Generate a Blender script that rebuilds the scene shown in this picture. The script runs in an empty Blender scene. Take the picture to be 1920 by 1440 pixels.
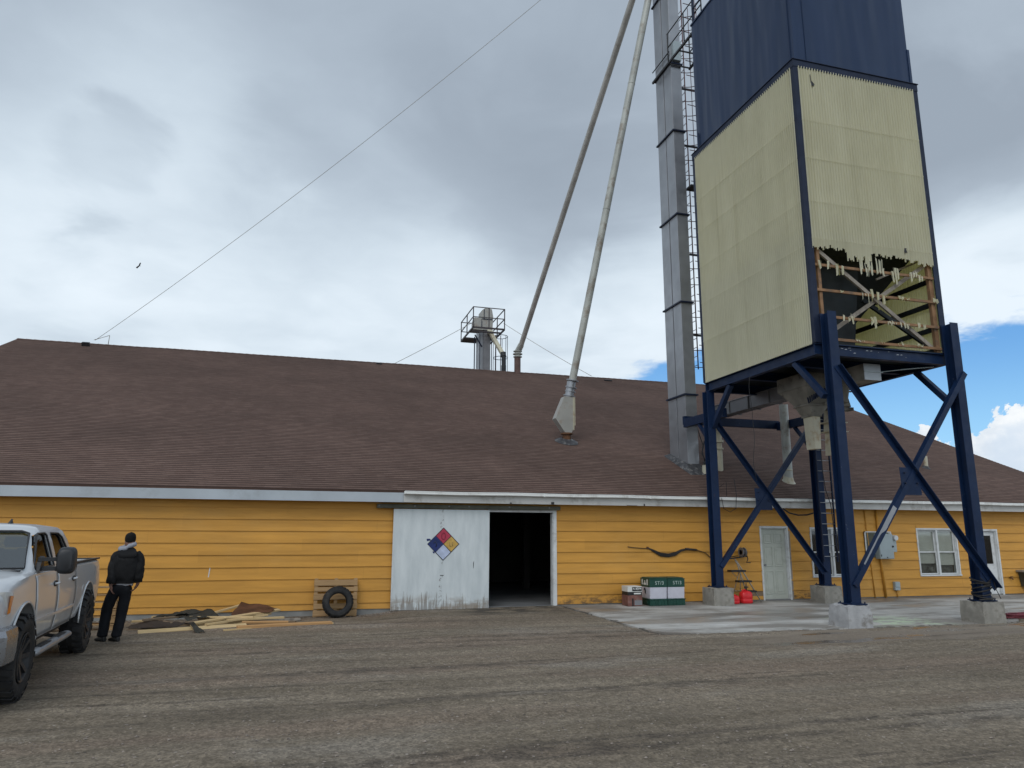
import bpy, bmesh, math, random
from mathutils import Vector, Matrix, noise as mnoise
random.seed(11)
R = math.radians
sc = bpy.context.scene
col = sc.collection

# ------------------------------------------------------------------ objects
def tag(o, label=None, cat=None, group=None, kind=None):
    if label: o['label'] = label
    if cat: o['category'] = cat
    if group: o['group'] = group
    if kind: o['kind'] = kind
    return o

def thing(name, label, cat, loc=(0, 0, 0), rz=0.0, group=None):
    o = bpy.data.objects.new(name, None)
    o.empty_display_size = 0.2
    col.objects.link(o)
    o.location = loc
    o.rotation_euler = (0, 0, rz)
    o['base'] = list(loc)
    return tag(o, label, cat, group)

def root_of(o):
    while o.parent: o = o.parent
    return o

class MB:
    """collects shapes given in world (or root-local) metres and links them as one mesh"""
    def __init__(s):
        s.bm = bmesh.new(); s.uv = None
    def face(s, pts, smooth=False):
        vs = [s.bm.verts.new(p) for p in pts]
        f = s.bm.faces.new(vs); f.smooth = smooth
        return f
    def box(s, x0, x1, y0, y1, z0, z1):
        v = [s.bm.verts.new((x, y, z)) for z in (z0, z1) for y in (y0, y1) for x in (x0, x1)]
        for q in ((0, 2, 3, 1), (4, 5, 7, 6), (0, 1, 5, 4), (2, 6, 7, 3), (0, 4, 6, 2), (1, 3, 7, 5)):
            s.bm.faces.new([v[i] for i in q])
        return s
    def bar(s, p, q, w, h, up=(0, 0, 1), twist=0):
        p = Vector(p); q = Vector(q); d = (q - p).normalized(); u = Vector(up)
        if abs(d.dot(u)) > .98: u = Vector((0, 1, 0))
        a = d.cross(u).normalized(); b = a.cross(d).normalized()
        if twist:
            m = Matrix.Rotation(twist, 3, d); a = m @ a; b = m @ b
        v = []
        for c in (p, q):
            for i, j in ((-1, -1), (1, -1), (1, 1), (-1, 1)):
                v.append(s.bm.verts.new(c + a * (w / 2 * i) + b * (h / 2 * j)))
        for f in ((3, 2, 1, 0), (4, 5, 6, 7), (0, 1, 5, 4), (1, 2, 6, 5), (2, 3, 7, 6), (3, 0, 4, 7)):
            s.bm.faces.new([v[i] for i in f])
        return s
    def angle(s, p, q, w, t, n):
        """L section: one flange in the plane whose normal is n, the other standing along n"""
        p = Vector(p); q = Vector(q); n = Vector(n).normalized(); d = (q - p).normalized()
        a = d.cross(n).normalized()
        s.bar(p, q, w, t, up=n)
        s.bar(p + a * (w / 2 - t / 2) - n * (w / 2), q + a * (w / 2 - t / 2) - n * (w / 2), t, w, up=n)
        return s
    def hbeam(s, x, y, z0, z1, w, d, t=.018):
        """standing H section, flanges facing -y and +y"""
        s.box(x - w / 2, x + w / 2, y - d / 2, y - d / 2 + t, z0, z1)
        s.box(x - w / 2, x + w / 2, y + d / 2 - t, y + d / 2, z0, z1)
        s.box(x - t / 2, x + t / 2, y - d / 2 + t, y + d / 2 - t, z0, z1)
        return s
    def tube(s, pts, r, n=10, caps=True, closed=False, smooth=True):
        pts = [Vector(p) for p in pts]; k = len(pts)
        rr = r if isinstance(r, (list, tuple)) else [r] * k
        rings = []; prev = None
        for i, p in enumerate(pts):
            if closed: t = pts[(i + 1) % k] - pts[i - 1]
            else: t = pts[min(i + 1, k - 1)] - pts[max(i - 1, 0)]
            t.normalize()
            if prev is None:
                u = Vector((0, 0, 1)) if abs(t.z) < .9 else Vector((1, 0, 0))
            else: u = prev
            a = t.cross(u)
            if a.length < 1e-5: a = t.orthogonal()
            a.normalize(); b = a.cross(t).normalized(); prev = b
            rings.append([s.bm.verts.new(p + (a * math.cos(2 * math.pi * j / n) + b * math.sin(2 * math.pi * j / n)) * rr[i]) for j in range(n)])
        m = k if closed else k - 1
        for i in range(m):
            A, B = rings[i], rings[(i + 1) % k]
            for j in range(n):
                f = s.bm.faces.new((A[j], A[(j + 1) % n], B[(j + 1) % n], B[j])); f.smooth = smooth
        if caps and not closed:
            s.bm.faces.new(rings[0][::-1]); s.bm.faces.new(rings[-1])
        return s
    def cone(s, p, q, r1, r2, n=16, smooth=True):
        return s.tube([p, q], [r1, r2], n, smooth=smooth)
    def prism(s, pts, vec):
        vec = Vector(vec); a = [s.bm.verts.new(p) for p in pts]; b = [s.bm.verts.new(Vector(p) + vec) for p in pts]
        n = len(pts)
        s.bm.faces.new(a); s.bm.faces.new(b[::-1])
        for i in range(n):
            s.bm.faces.new((a[i], b[i], b[(i + 1) % n], a[(i + 1) % n]))
        return s
    def frustum(s, rect0, z0, rect1, z1, caps=True):
        """rect = (x0,x1,y0,y1)"""
        def ring(r, z): return [s.bm.verts.new(p) for p in ((r[0], r[2], z), (r[1], r[2], z), (r[1], r[3], z), (r[0], r[3], z))]
        a, b = ring(rect0, z0), ring(rect1, z1)
        for i in range(4): s.bm.faces.new((a[i], a[(i + 1) % 4], b[(i + 1) % 4], b[i]))
        if caps: s.bm.faces.new(a[::-1]); s.bm.faces.new(b)
        return s
    def loft(s, rings, smooth=True, caps=True, closed=True):
        vs = [[s.bm.verts.new(p) for p in r] for r in rings]; n = len(vs[0])
        for A, B in zip(vs[:-1], vs[1:]):
            for j in range(n if closed else n - 1):
                f = s.bm.faces.new((A[j], A[(j + 1) % n], B[(j + 1) % n], B[j])); f.smooth = smooth
        if caps:
            s.bm.faces.new(vs[0][::-1]); s.bm.faces.new(vs[-1])
        return s
    def uvq(s, f, uvs):
        if s.uv is None: s.uv = s.bm.loops.layers.uv.new('UVMap')
        for l, u in zip(f.loops, uvs): l[s.uv].uv = u
    def build(s, name, m, parent=None, label=None, bevel=0, seg=2, recalc=True, sharp=None, local=False):
        if recalc: bmesh.ops.recalc_face_normals(s.bm, faces=s.bm.faces)
        if parent is not None and not local:
            b = root_of(parent).get('base')
            if b is not None: bmesh.ops.translate(s.bm, vec=-Vector(b), verts=s.bm.verts)
        me = bpy.data.meshes.new(name); s.bm.to_mesh(me); s.bm.free()
        if sharp is not None:
            try: me.set_sharp_from_angle(angle=R(sharp))
            except Exception: pass
        me.materials.append(m)
        o = bpy.data.objects.new(name, me); col.objects.link(o)
        if parent is not None: o.parent = parent
        if label: o['label'] = label
        if bevel:
            md = o.modifiers.new('Bevel', 'BEVEL'); md.width = bevel; md.segments = seg; md.limit_method = 'ANGLE'; md.angle_limit = R(40)
        return o

def explode(o):
    """one object per loose piece"""
    bm = bmesh.new(); bm.from_mesh(o.data); bm.verts.ensure_lookup_table(); seen = set(); groups = []
    for v in bm.verts:
        if v.index in seen: continue
        st = [v]; isl = []; seen.add(v.index)
        while st:
            q = st.pop(); isl.append(q.index)
            for ed in q.link_edges:
                w_ = ed.other_vert(q)
                if w_.index not in seen: seen.add(w_.index); st.append(w_)
        groups.append(set(isl))
    res = []
    for gset in groups[1:]:
        nb = bm.copy(); nb.verts.ensure_lookup_table(); bmesh.ops.delete(nb, geom=[v for v in nb.verts if v.index not in gset], context='VERTS')
        c = o.copy(); c.data = o.data.copy(); nb.to_mesh(c.data); nb.free(); col.objects.link(c); res.append(c)
    bmesh.ops.delete(bm, geom=[v for v in bm.verts if v.index not in groups[0]], context='VERTS'); bm.to_mesh(o.data); bm.free()
    return [o] + res

def copy_tree(o, parent=None):
    c = o.copy(); col.objects.link(c); c.parent = parent
    for ch in list(o.children): copy_tree(ch, c)
    return c

# ------------------------------------------------------------------ materials
class G:
    def __init__(s, name):
        s.m = bpy.data.materials.new(name); s.m.use_nodes = True
        s.t = s.m.node_tree; s.t.nodes.clear()
        s.out = s.n('ShaderNodeOutputMaterial'); s.b = s.n('ShaderNodeBsdfPrincipled')
        s.t.links.new(s.b.outputs[0], s.out.inputs[0])
        s._tc = None
    def n(s, t): return s.t.nodes.new(t)
    def put(s, sock, v):
        if v is None: return
        if hasattr(v, 'is_output'): s.t.links.new(v, sock)
        elif isinstance(v, (tuple, list)) and sock.type == 'RGBA' and len(v) == 3: sock.default_value = (*v, 1)
        else: sock.default_value = v
    def co(s, k='Object'):
        if s._tc is None: s._tc = s.n('ShaderNodeTexCoord')
        return s._tc.outputs[k]
    def pos(s): return s.n('ShaderNodeNewGeometry').outputs['Position']
    def map(s, v, sc=(1, 1, 1), loc=(0, 0, 0), rot=(0, 0, 0)):
        q = s.n('ShaderNodeMapping'); s.put(q.inputs[0], v)
        q.inputs[1].default_value = loc; q.inputs[2].default_value = rot; q.inputs[3].default_value = sc
        return q.outputs[0]
    def noise(s, v=None, scale=5, detail=4, rough=.55, dist=0, k=0):
        q = s.n('ShaderNodeTexNoise'); s.put(q.inputs['Vector'], s.co() if v is None else v)
        q.inputs['Scale'].default_value = scale; q.inputs['Detail'].default_value = detail
        q.inputs['Roughness'].default_value = rough; q.inputs['Distortion'].default_value = dist
        return q.outputs[k]
    def vor(s, v=None, scale=5, k='Distance', feature='F1'):
        q = s.n('ShaderNodeTexVoronoi'); q.feature = feature; s.put(q.inputs['Vector'], s.co() if v is None else v)
        q.inputs['Scale'].default_value = scale
        return q.outputs[k]
    def ramp(s, f, stops, interp='LINEAR'):
        q = s.n('ShaderNodeValToRGB'); s.put(q.inputs[0], f); e = q.color_ramp.elements; q.color_ramp.interpolation = interp
        while len(e) < len(stops): e.new(.5)
        for x, (p, c) in zip(e, stops):
            x.position = p
            c = (c, c, c) if isinstance(c, (int, float)) else c
            x.color = (*c, 1)
        return q.outputs[0]
    def step(s, f, a, b): return s.mr(f, a, b, 0, 1)
    def mr(s, f, a, b, c, d, smooth=True):
        q = s.n('ShaderNodeMapRange'); q.interpolation_type = 'SMOOTHSTEP' if smooth else 'LINEAR'
        s.put(q.inputs[0], f)
        for i, v in enumerate((a, b, c, d)): s.put(q.inputs[i + 1], v)
        return q.outputs[0]
    def mix(s, f, a, b, mode='MIX'):
        q = s.n('ShaderNodeMix'); q.data_type = 'RGBA'; q.blend_type = mode
        s.put(q.inputs[0], f); s.put(q.inputs[6], a); s.put(q.inputs[7], b)
        return q.outputs[2]
    def math(s, op, a, b=None, c=None):
        q = s.n('ShaderNodeMath'); q.operation = op; s.put(q.inputs[0], a)
        if b is not None: s.put(q.inputs[1], b)
        if c is not None: s.put(q.inputs[2], c)
        return q.outputs[0]
    def vmath(s, op, a, b=None, k=0):
        q = s.n('ShaderNodeVectorMath'); q.operation = op; s.put(q.inputs[0], a)
        if b is not None: s.put(q.inputs[1], b)
        return q.outputs[k]
    def sep(s, v):
        q = s.n('ShaderNodeSeparateXYZ'); s.put(q.inputs[0], v); return q.outputs
    def bump(s, h, strength=.3, dist=.01, normal=None):
        q = s.n('ShaderNodeBump'); s.put(q.inputs['Height'], h); q.inputs['Strength'].default_value = strength; q.inputs['Distance'].default_value = dist
        if normal is not None: s.put(q.inputs['Normal'], normal)
        return q.outputs[0]
    def set(s, color=None, rough=None, metal=None, normal=None, spec=None, **k):
        b = s.b.inputs
        s.put(b['Base Color'], color); s.put(b['Roughness'], rough); s.put(b['Metallic'], metal); s.put(b['Normal'], normal)
        s.put(b['Specular IOR Level'], spec)
        for a, v in k.items(): s.put(b[a.replace('_', ' ')], v)
        return s.m

def mat(name, c, rough=.6, metal=0, var=.18, vs=2.5, bump=.15, bs=60, bd=.004, spec=.4, dirt=None, dirt_amt=.5, ds=3.0, coat=0):
    g = G(name)
    n1 = g.noise(scale=vs, detail=5)
    lo = tuple(x * (1 - var) for x in c); hi = tuple(min(1, x * (1 + var)) for x in c)
    colr = g.ramp(n1, [(.3, lo), (.7, hi)])
    if dirt:
        d = g.math('MULTIPLY', g.step(g.noise(scale=ds, detail=7, rough=.65), .5, .68), dirt_amt)
        colr = g.mix(d, colr, dirt)
    rr = g.mr(g.noise(scale=vs * 4, detail=3), .3, .7, max(.02, rough - .08), min(1, rough + .08))
    nm = g.bump(g.noise(scale=bs, detail=4), bump, bd) if bump else None
    return g.set(colr, rr, metal, nm, spec, Coat_Weight=coat)

M = {}
YEL = (.585, .290, .052)
def z0_(g, p): return g.sep(p)[2]
def m_siding():
    g = G('yellow_siding_paint'); p = g.co()
    n = g.noise(g.map(p, (.35, 1, 3.2)), 2.2, 5)
    c = g.ramp(n, [(.28, tuple(x * .82 for x in YEL)), (.72, tuple(min(1, x * 1.08) for x in YEL))])
    bi = g.math('FLOOR', g.math('DIVIDE', g.math('SUBTRACT', z0_(g, p), .03), .2785)); wn = g.n('ShaderNodeTexWhiteNoise'); wn.noise_dimensions = '2D'
    cv = g.n('ShaderNodeCombineXYZ'); g.put(cv.inputs[0], bi); g.put(cv.inputs[1], g.math('FLOOR', g.math('ADD', g.math('DIVIDE', g.sep(p)[0], 3.66), g.math('MULTIPLY', bi, .37)))); g.put(wn.inputs['Vector'], cv.outputs[0])
    c = g.mix(1, c, g.ramp(wn.outputs[0], [(0, .93), (1, 1.05)]), 'MULTIPLY')
    fade = g.step(g.noise(g.map(p, (.25, 1, .5), (3, 0, 7)), 1.3, 7, .66), .50, .72)
    c = g.mix(g.math('MULTIPLY', fade, .28), c, (.60, .36, .12))
    # faded tops and grime from splash-back: patchy, only near the bottom board
    z = g.sep(p)[2]
    x = g.sep(p)[0]
    where = g.math('ADD', g.mr(x, 17.9, 18.3, 0, 1), g.mr(x, 20.6, 19.9, -1, 0)); where = g.math('ADD', g.math('MAXIMUM', where, 0), g.math('MULTIPLY', g.mr(x, 25.1, 25.3, 0, 1), g.mr(x, 26.6, 26.2, 0, 1)))
    sp = g.math('MULTIPLY', g.math('ADD', g.math('MULTIPLY', where, .85), .12), g.math('MULTIPLY', g.step(g.noise(g.map(p, (1.6, 1, 3.2)), 2.6, 8, .72), .42, .6), g.mr(z, .10, .36, 1, 0)))
    c = g.mix(g.math('MULTIPLY', sp, .8), c, (.075, .05, .03))
    st = g.step(g.noise(g.map(p, (9, 1, .5)), 1.2, 6, .6), .62, .8)
    c = g.mix(g.math('MULTIPLY', st, .22), c, (.36, .2, .06))
    spk = g.step(g.vor(g.map(p, (1, 1, 1)), 2.3), .045, .02)
    c = g.mix(g.math('MULTIPLY', spk, g.step(g.noise(scale=1.3), .55, .6)), c, (.10, .06, .03))
    b = g.bump(g.noise(g.map(p, (1.5, 1, 26)), 7, 4), .12, .004)
    return g.set(c, .55, 0, b, .3)
M['siding'] = m_siding()

def m_shingle():
    g = G('brown_roof_shingles'); uv = g.co('UV')
    br = g.n('ShaderNodeTexBrick'); g.put(br.inputs['Vector'], uv)
    br.inputs['Scale'].default_value = 1; br.inputs['Brick Width'].default_value = .30; br.inputs['Row Height'].default_value = .142
    br.inputs['Mortar Size'].default_value = .004; br.inputs['Mortar Smooth'].default_value = .2; br.inputs['Bias'].default_value = 0
    br.offset = .37; br.squash = .7; br.squash_frequency = 3
    br.inputs['Color1'].default_value = (.118, .074, .060, 1); br.inputs['Color2'].default_value = (.150, .098, .080, 1); br.inputs['Mortar'].default_value = (.105, .067, .053, 1)
    # dark band at the lower edge of each course
    v = g.sep(uv)[1]; fr = g.math('FRACT', g.math('DIVIDE', v, .142))
    row = g.math('FLOOR', g.math('DIVIDE', v, .142)); cu = g.n('ShaderNodeCombineXYZ'); g.put(cu.inputs[0], g.math('MULTIPLY', g.sep(uv)[0], 2.3)); g.put(cu.inputs[1], g.math('MULTIPLY', row, 3.7))
    tab = g.noise(cu.outputs[0], 1, 3, .6)
    wid = g.mr(tab, .36, .62, .06, .46)
    band = g.math('LESS_THAN', fr, wid)
    c = g.mix(g.math('MULTIPLY', band, .55), br.outputs[0], (.052, .034, .029))
    big = g.noise(g.map(uv, (.22, .35, 1)), 1.0, 5)
    c = g.mix(1, c, g.ramp(big, [(.3, .80), (.7, 1.18)]), 'MULTIPLY')
    run = g.noise(g.map(uv, (1.6, .10, 1)), 1.0, 6, .65)
    c = g.mix(.8, c, g.ramp(run, [(.3, .93), (.7, 1.06)]), 'MULTIPLY')
    gr = g.noise(uv, 240, 2)
    c = g.mix(.8, c, g.ramp(gr, [(.3, .72), (.7, 1.28)]), 'MULTIPLY')
    b = g.bump(gr, .35, .004)
    return g.set(c, .93, 0, b, .25)
M['shingle'] = m_shingle()

def m_ground():
    g = G('gravel_yard'); p = g.pos(); x, y, z = g.sep(p)
    st = g.noise(g.map(p, (.14, 1.7, 1)), 1.0, 6, .6)
    c = g.ramp(st, [(.28, (.150, .122, .088)), (.5, (.194, .159, .118)), (.72, (.244, .203, .153))])
    patch = g.noise(g.map(p, (.45, 1.0, 1)), 1.0, 7, .65)
    c = g.mix(.85, c, g.ramp(patch, [(.28, .74), (.5, 1.0), (.72, 1.2)]), 'MULTIPLY')
    red = g.step(g.noise(g.map(p, (.10, .6, 1)), 1.0, 4), .47, .62)
    c = g.mix(g.math('MULTIPLY', red, .38), c, (.215, .155, .118))
    dust = g.math('MULTIPLY', g.step(g.noise(g.map(p, (.22, .8, 1), (5.5, 1.2, 0)), 1.0, 6, .6), .54, .68), .5)
    c = g.mix(dust, c, (.275, .245, .205))
    # darker damp wheel tracks running along the wall, broken up by coarse noise
    rut = g.step(g.noise(g.map(p, (.06, 1.9, 1), (3.3, .4, 0)), 1.0, 5, .62), .53, .62)
    rutn = g.math('MULTIPLY', rut, g.step(g.noise(g.map(p, (1.1, 3.4, 1)), 1.6, 6, .68), .36, .60))
    c = g.mix(g.math('MULTIPLY', rutn, .74), c, (.078, .064, .052))
    # grit at several sizes
    c1 = g.sep(g.vor(p, 19, 'Color'))[0]; c2 = g.sep(g.vor(p, 47, 'Color'))[1]
    n1 = g.noise(p, 7.5, 8, .74); n2 = g.noise(p, 30, 5, .7)
    c = g.mix(.75, c, g.ramp(c1, [(0, .80), (.5, 1.0), (1, 1.2)]), 'MULTIPLY')
    c = g.mix(.7, c, g.ramp(c2, [(0, .6), (.5, 1.0), (1, 1.45)]), 'MULTIPLY')
    c = g.mix(.95, c, g.ramp(n1, [(.30, .74), (.5, 1.0), (.70, 1.26)]), 'MULTIPLY')
    vd = g.vor(p, 13); vc = g.vor(p, 13, 'Color'); vcs = g.sep(vc)
    peb = g.math('MULTIPLY', g.step(vd, .24, .16), g.step(vcs[1], .80, .84))
    c = g.mix(peb, c, g.ramp(vcs[0], [(0, (.07, .06, .052)), (.55, (.24, .20, .17)), (1, (.42, .37, .32))]))
    # damp, smooth mud along the front of the slab
    wob = g.noise(g.map(p, (.35, 1.1, 1)), 1.0, 5, .6)
    yy = g.math('ADD', y, g.mr(wob, .3, .7, -.9, .9, False))
    wet = g.math('MULTIPLY', g.math('MULTIPLY', g.step(yy, 11.0, 11.7), g.step(yy, 12.95, 12.5)), g.step(x, 7.0, 8.4))
    c = g.mix(g.math('MULTIPLY', wet, .7), c, g.mix(patch, (.15, .118, .09), (.29, .25, .205)))
    pud = g.math('MULTIPLY', wet, g.step(g.noise(g.map(p, (.42, 1.7, 1), (4.1, 2.2, 0)), 1.0, 4, .5), .54, .58))
    c = g.mix(g.math('MULTIPLY', pud, .6), c, (.10, .080, .064))
    wetdoor = g.math('MULTIPLY', g.math('MULTIPLY', g.step(x, 3.2, 4.4), g.step(x, 6.7, 6.2)), g.math('MULTIPLY', g.step(y, 16.6, 17.6), g.step(g.noise(g.map(p, (.8, 1.4, 1)), 1.6, 6), .42, .56)))
    c = g.mix(g.math('MULTIPLY', wetdoor, .75), c, (.045, .04, .035))
    rough = g.mr(pud, 0, 1, .95, .12)
    h = g.math('ADD', g.math('ADD', g.math('MULTIPLY', c1, .35), g.math('MULTIPLY', peb, .5)), g.math('ADD', g.math('MULTIPLY', n1, 1.6), g.math('MULTIPLY', n2, .6)))
    h2 = g.math('MULTIPLY', h, g.mr(wet, 0, 1, 1, .15))
    b = g.bump(h2, .7, .018)
    return g.set(c, rough, 0, b, .25)
M['ground'] = m_ground()

def m_slab():
    g = G('stained_concrete'); p = g.pos(); x, y, z = g.sep(p)
    n = g.noise(p, .9, 8, .62)
    c = g.ramp(n, [(.3, (.34, .33, .305)), (.55, (.46, .45, .425)), (.75, (.53, .52, .495))])
    dirt = g.step(g.noise(g.map(p, (.30, .85, 1), (1.7, 0, 0)), 1.1, 8, .66), .46, .60)
    c = g.mix(g.math('MULTIPLY', dirt, .7), c, (.165, .146, .125))
    nearw = g.mr(g.math('ADD', y, g.mr(g.noise(p, .7, 6), .3, .7, -.9, .9)), 17.2, 18.4, 0, 1)
    c = g.mix(g.math('MULTIPLY', nearw, .7), c, (.16, .15, .137))
    wh = g.step(g.noise(g.map(p, (.5, 1.3, 1), (7.2, 3.1, 0)), 1.2, 7, .7), .59, .68)
    c = g.mix(g.math('MULTIPLY', wh, .6), c, (.66, .67, .65))
    # pale green powder spilt between the two front footings
    gx = g.math('MULTIPLY', g.step(x, 11.3, 12.0), g.step(x, 14.0, 12.9))
    gy = g.math('MULTIPLY', g.step(y, 12.75, 13.05), g.step(y, 15.2, 13.9))
    gm = g.math('MULTIPLY', g.math('MULTIPLY', gx, gy), g.step(g.noise(g.map(p, (1, 1.4, 1)), 2.4, 8, .7), .44, .58))
    c = g.mix(g.math('MULTIPLY', gm, .85), c, (.50, .62, .42))
    fine = g.noise(p, 55, 5, .7)
    c = g.mix(.6, c, g.ramp(fine, [(.3, .80), (.7, 1.18)]), 'MULTIPLY')
    # grit drifting over the outer edges
    e = g.math('ADD', g.mr(y, 12.7, 13.6, 1, 0), g.mr(x, 6.55, 7.3, 1, 0))
    em = g.step(g.math('ADD', e, g.mr(g.noise(p, 3.1, 7, .7), .3, .7, -.5, .5, False)), .82, 1.0)
    c = g.mix(g.math('MULTIPLY', em, .9), c, g.mix(g.noise(p, 40, 4), (.09, .08, .07), (.18, .16, .14)))
    damp = g.step(g.noise(g.map(p, (.22, .9, 1), (2.2, 9.1, 0)), 1.0, 6), .50, .58)
    c = g.mix(g.math('MULTIPLY', damp, .4), c, (.13, .122, .112))
    ro = g.mr(damp, 0, 1, .85, .38)
    return g.set(c, ro, 0, g.bump(fine, .25, .006), .35)
M['slab'] = m_slab()

def m_door():
    g = G('weathered_white_plywood'); p = g.co(); x, y, z = g.sep(p)
    n = g.noise(g.map(p, (3.5, 1, .8)), 1.6, 7, .6)
    c = g.ramp(n, [(.3, (.50, .545, .56)), (.7, (.63, .67, .68))])
    gx = g.noise(g.map(p, (16, 1, 1.1)), 1.5, 8, .7)
    thr = g.math('ADD', g.mr(z, 0.0, .95, .42, .86, False), g.mr(g.noise(g.map(p, (1.4, 1, .2)), 1.4, 3), .3, .7, -.08, .08, False))
    gr = g.step(g.math('SUBTRACT', gx, thr), -.03, .07)
    c = g.mix(g.math('MULTIPLY', gr, .62), c, (.135, .105, .08))
    mud = g.math('MULTIPLY', g.step(g.noise(g.map(p, (1.2, 1, 3)), 1.6, 6, .6), .42, .62), g.mr(z, .05, .42, .8, 0))
    c = g.mix(mud, c, (.25, .20, .15))
    # flaked paint along the middle seam
    sm = g.math('MULTIPLY', g.math('LESS_THAN', g.math('ABSOLUTE', g.math('SUBTRACT', x, -.02)), .045), g.step(g.noise(g.map(p, (6, 1, 5)), 2.2, 7, .75), .53, .6))
    c = g.mix(g.math('MULTIPLY', sm, .7), c, (.16, .15, .14))
    fl = g.step(g.noise(g.map(p, (3, 1, 5)), 3.4, 8, .78), .66, .70)
    c = g.mix(g.math('MULTIPLY', fl, .55), c, (.17, .16, .15))
    b = g.bump(gx, .25, .004)
    return g.set(c, .62, 0, b, .3)
M['door'] = m_door()

def m_fiber():
    g = G('aged_fibreglass'); p = g.co(); x, y, z = g.sep(p)
    h = g.math('ADD', x, y)
    pv = g.n('ShaderNodeCombineXYZ'); g.put(pv.inputs[0], h); g.put(pv.inputs[2], z)
    n = g.noise(g.map(pv.outputs[0], (1.3, 1, .35)), 1.1, 6, .6)
    c = g.ramp(n, [(.28, (.60, .59, .445)), (.5, (.67, .66, .51)), (.74, (.72, .715, .57))])
    s = g.noise(g.map(pv.outputs[0], (9, 1, .12)), 1.3, 6, .65)
    c = g.mix(g.math('MULTIPLY', g.step(s, .52, .72), .30), c, (.42, .385, .22))
    pan = g.math('FRACT', g.math('DIVIDE', h, .86)); pe = g.math('LESS_THAN', pan, .04)
    c = g.mix(g.math('MULTIPLY', pe, .0), c, (.35, .33, .22))
    tr = g.n('ShaderNodeBsdfTranslucent'); g.put(tr.inputs[0], g.mix(1, c, (1.0, .90, .42), 'MULTIPLY'))
    mx = g.n('ShaderNodeMixShader'); mx.inputs[0].default_value = .40
    g.set(c, .6, 0, None, .3)
    g.t.links.new(g.b.outputs[0], mx.inputs[1]); g.t.links.new(tr.outputs[0], mx.inputs[2]); g.t.links.new(mx.outputs[0], g.out.inputs[0])
    return g.m
M['fiber'] = m_fiber()

def m_blue(name, c, rough, patch=True):
    g = G(name); p = g.co()
    n = g.noise(p, 1.6, 6, .6)
    cc = g.ramp(n, [(.3, tuple(v * .82 for v in c)), (.7, tuple(v * 1.18 for v in c))])
    chip = g.step(g.noise(p, 7, 8, .75), .655, .68)
    cc = g.mix(g.math('MULTIPLY', chip, .6), cc, (.13, .14, .16))
    rust = g.step(g.noise(g.map(p, (1, 1, .5)), 3.1, 8, .75), .62, .70)
    cc = g.mix(g.math('MULTIPLY', rust, .5), cc, (.07, .035, .02))
    rr = g.mr(g.noise(p, 5, 4), .3, .7, rough - .08, rough + .1)
    b = g.bump(g.noise(p, 9, 4), .08, .01)
    return g.set(cc, rr, 0, b, .22)
M['navy'] = m_blue('navy_structural_paint', (.006, .018, .054), .46)
M['trim'] = m_blue('dark_trim_paint', (.012, .019, .042), .5)
def m_bin():
    g = G('blue_bin_sheet'); p = g.co(); x, y, z = g.sep(p)
    h = g.math('ADD', x, y); pv = g.n('ShaderNodeCombineXYZ'); g.put(pv.inputs[0], h); g.put(pv.inputs[2], z)
    n = g.noise(g.map(pv.outputs[0], (.9, 1, .3)), 1.2, 6)
    c = g.ramp(n, [(.3, (.011, .026, .066)), (.7, (.018, .036, .086))])
    ch = g.step(g.noise(g.map(pv.outputs[0], (5, 1, .5)), 2, 8, .75), .70, .74)
    c = g.mix(g.math('MULTIPLY', ch, .4), c, (.12, .14, .19))
    b = g.bump(g.noise(g.map(pv.outputs[0], (1.1, 1, .16)), 1.0, 2), .42, .3)
    return g.set(c, .36, 0, b, .25)
M['bin'] = m_bin()
M['navybrace'] = M['navy']

M['galv'] = mat('galvanised_sheet', (.30, .31, .33), .42, .55, .14, 1.4, .08, 12, .01, .5)
M['galv_dark'] = mat('dull_galvanised', (.20, .20, .21), .55, .4, .2, 2, .1, 20, .006)
M['spout'] = mat('weathered_pipe_paint', (.40, .41, .38), .5, .1, .2, 1.3, .08, 30, .004, .4, (.17, .10, .055), .55, 2.2)
M['spout_old'] = mat('bare_steel_pipe', (.42, .41, .385), .55, .15, .18, 1.2, .1, 30, .004, .4, (.17, .14, .115), .4, 1.6)
M['cream'] = mat('cream_painted_tin', (.50, .47, .36), .5, 0, .12, 2, .08, 30, .004, .4, (.28, .15, .06), .6, 3.5)
M['greyplate'] = mat('grey_plate', (.35, .345, .32), .55, .1, .1, 2, .08, 30, .004, .4, (.25, .14, .07), .35, 3)
M['rust'] = mat('rusty_steel', (.13, .062, .03), .8, .1, .4, 6, .3, 60, .004)
M['black'] = mat('black_steel', (.018, .018, .02), .5, .1, .3, 6, .1, 60)
M['red_oxide'] = mat('red_oxide_ladder', (.095, .035, .035), .6, .1, .3, 4, .1, 40)
M['hopper'] = mat('grimy_hopper', (.20, .19, .165), .7, .15, .35, 2.4, .2, 20, .01, .35, (.045, .04, .033), .85, 2.0)
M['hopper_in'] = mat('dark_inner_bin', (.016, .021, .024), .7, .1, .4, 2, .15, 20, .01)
M['wood_old'] = mat('weathered_timber', (.25, .145, .08), .8, 0, .3, 4, .3, 50, .004, .2, (.14, .105, .08), .8, 5)
M['wood_grey'] = mat('grey_timber', (.28, .25, .215), .85, 0, .25, 4, .3, 50, .004, .2, (.12, .10, .085), .6, 5)
def m_wood(name, a, b):
    g = G(name); p = g.co()
    n = g.noise(g.map(p, (.8, 14, 14)), 2.0, 6, .6, .4)
    c = g.ramp(n, [(.25, a), (.75, b)])
    kn = g.step(g.vor(g.map(p, (1, 6, 6)), 2.0), .07, .03)
    c = g.mix(kn, c, tuple(v * .35 for v in a))
    return g.set(c, .75, 0, g.bump(n, .2, .002), .25)
M['pine'] = m_wood('fresh_pine', (.47, .33, .16), (.66, .50, .28))
M['pine_o'] = m_wood('orange_pine', (.42, .23, .095), (.56, .33, .15))
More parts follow.
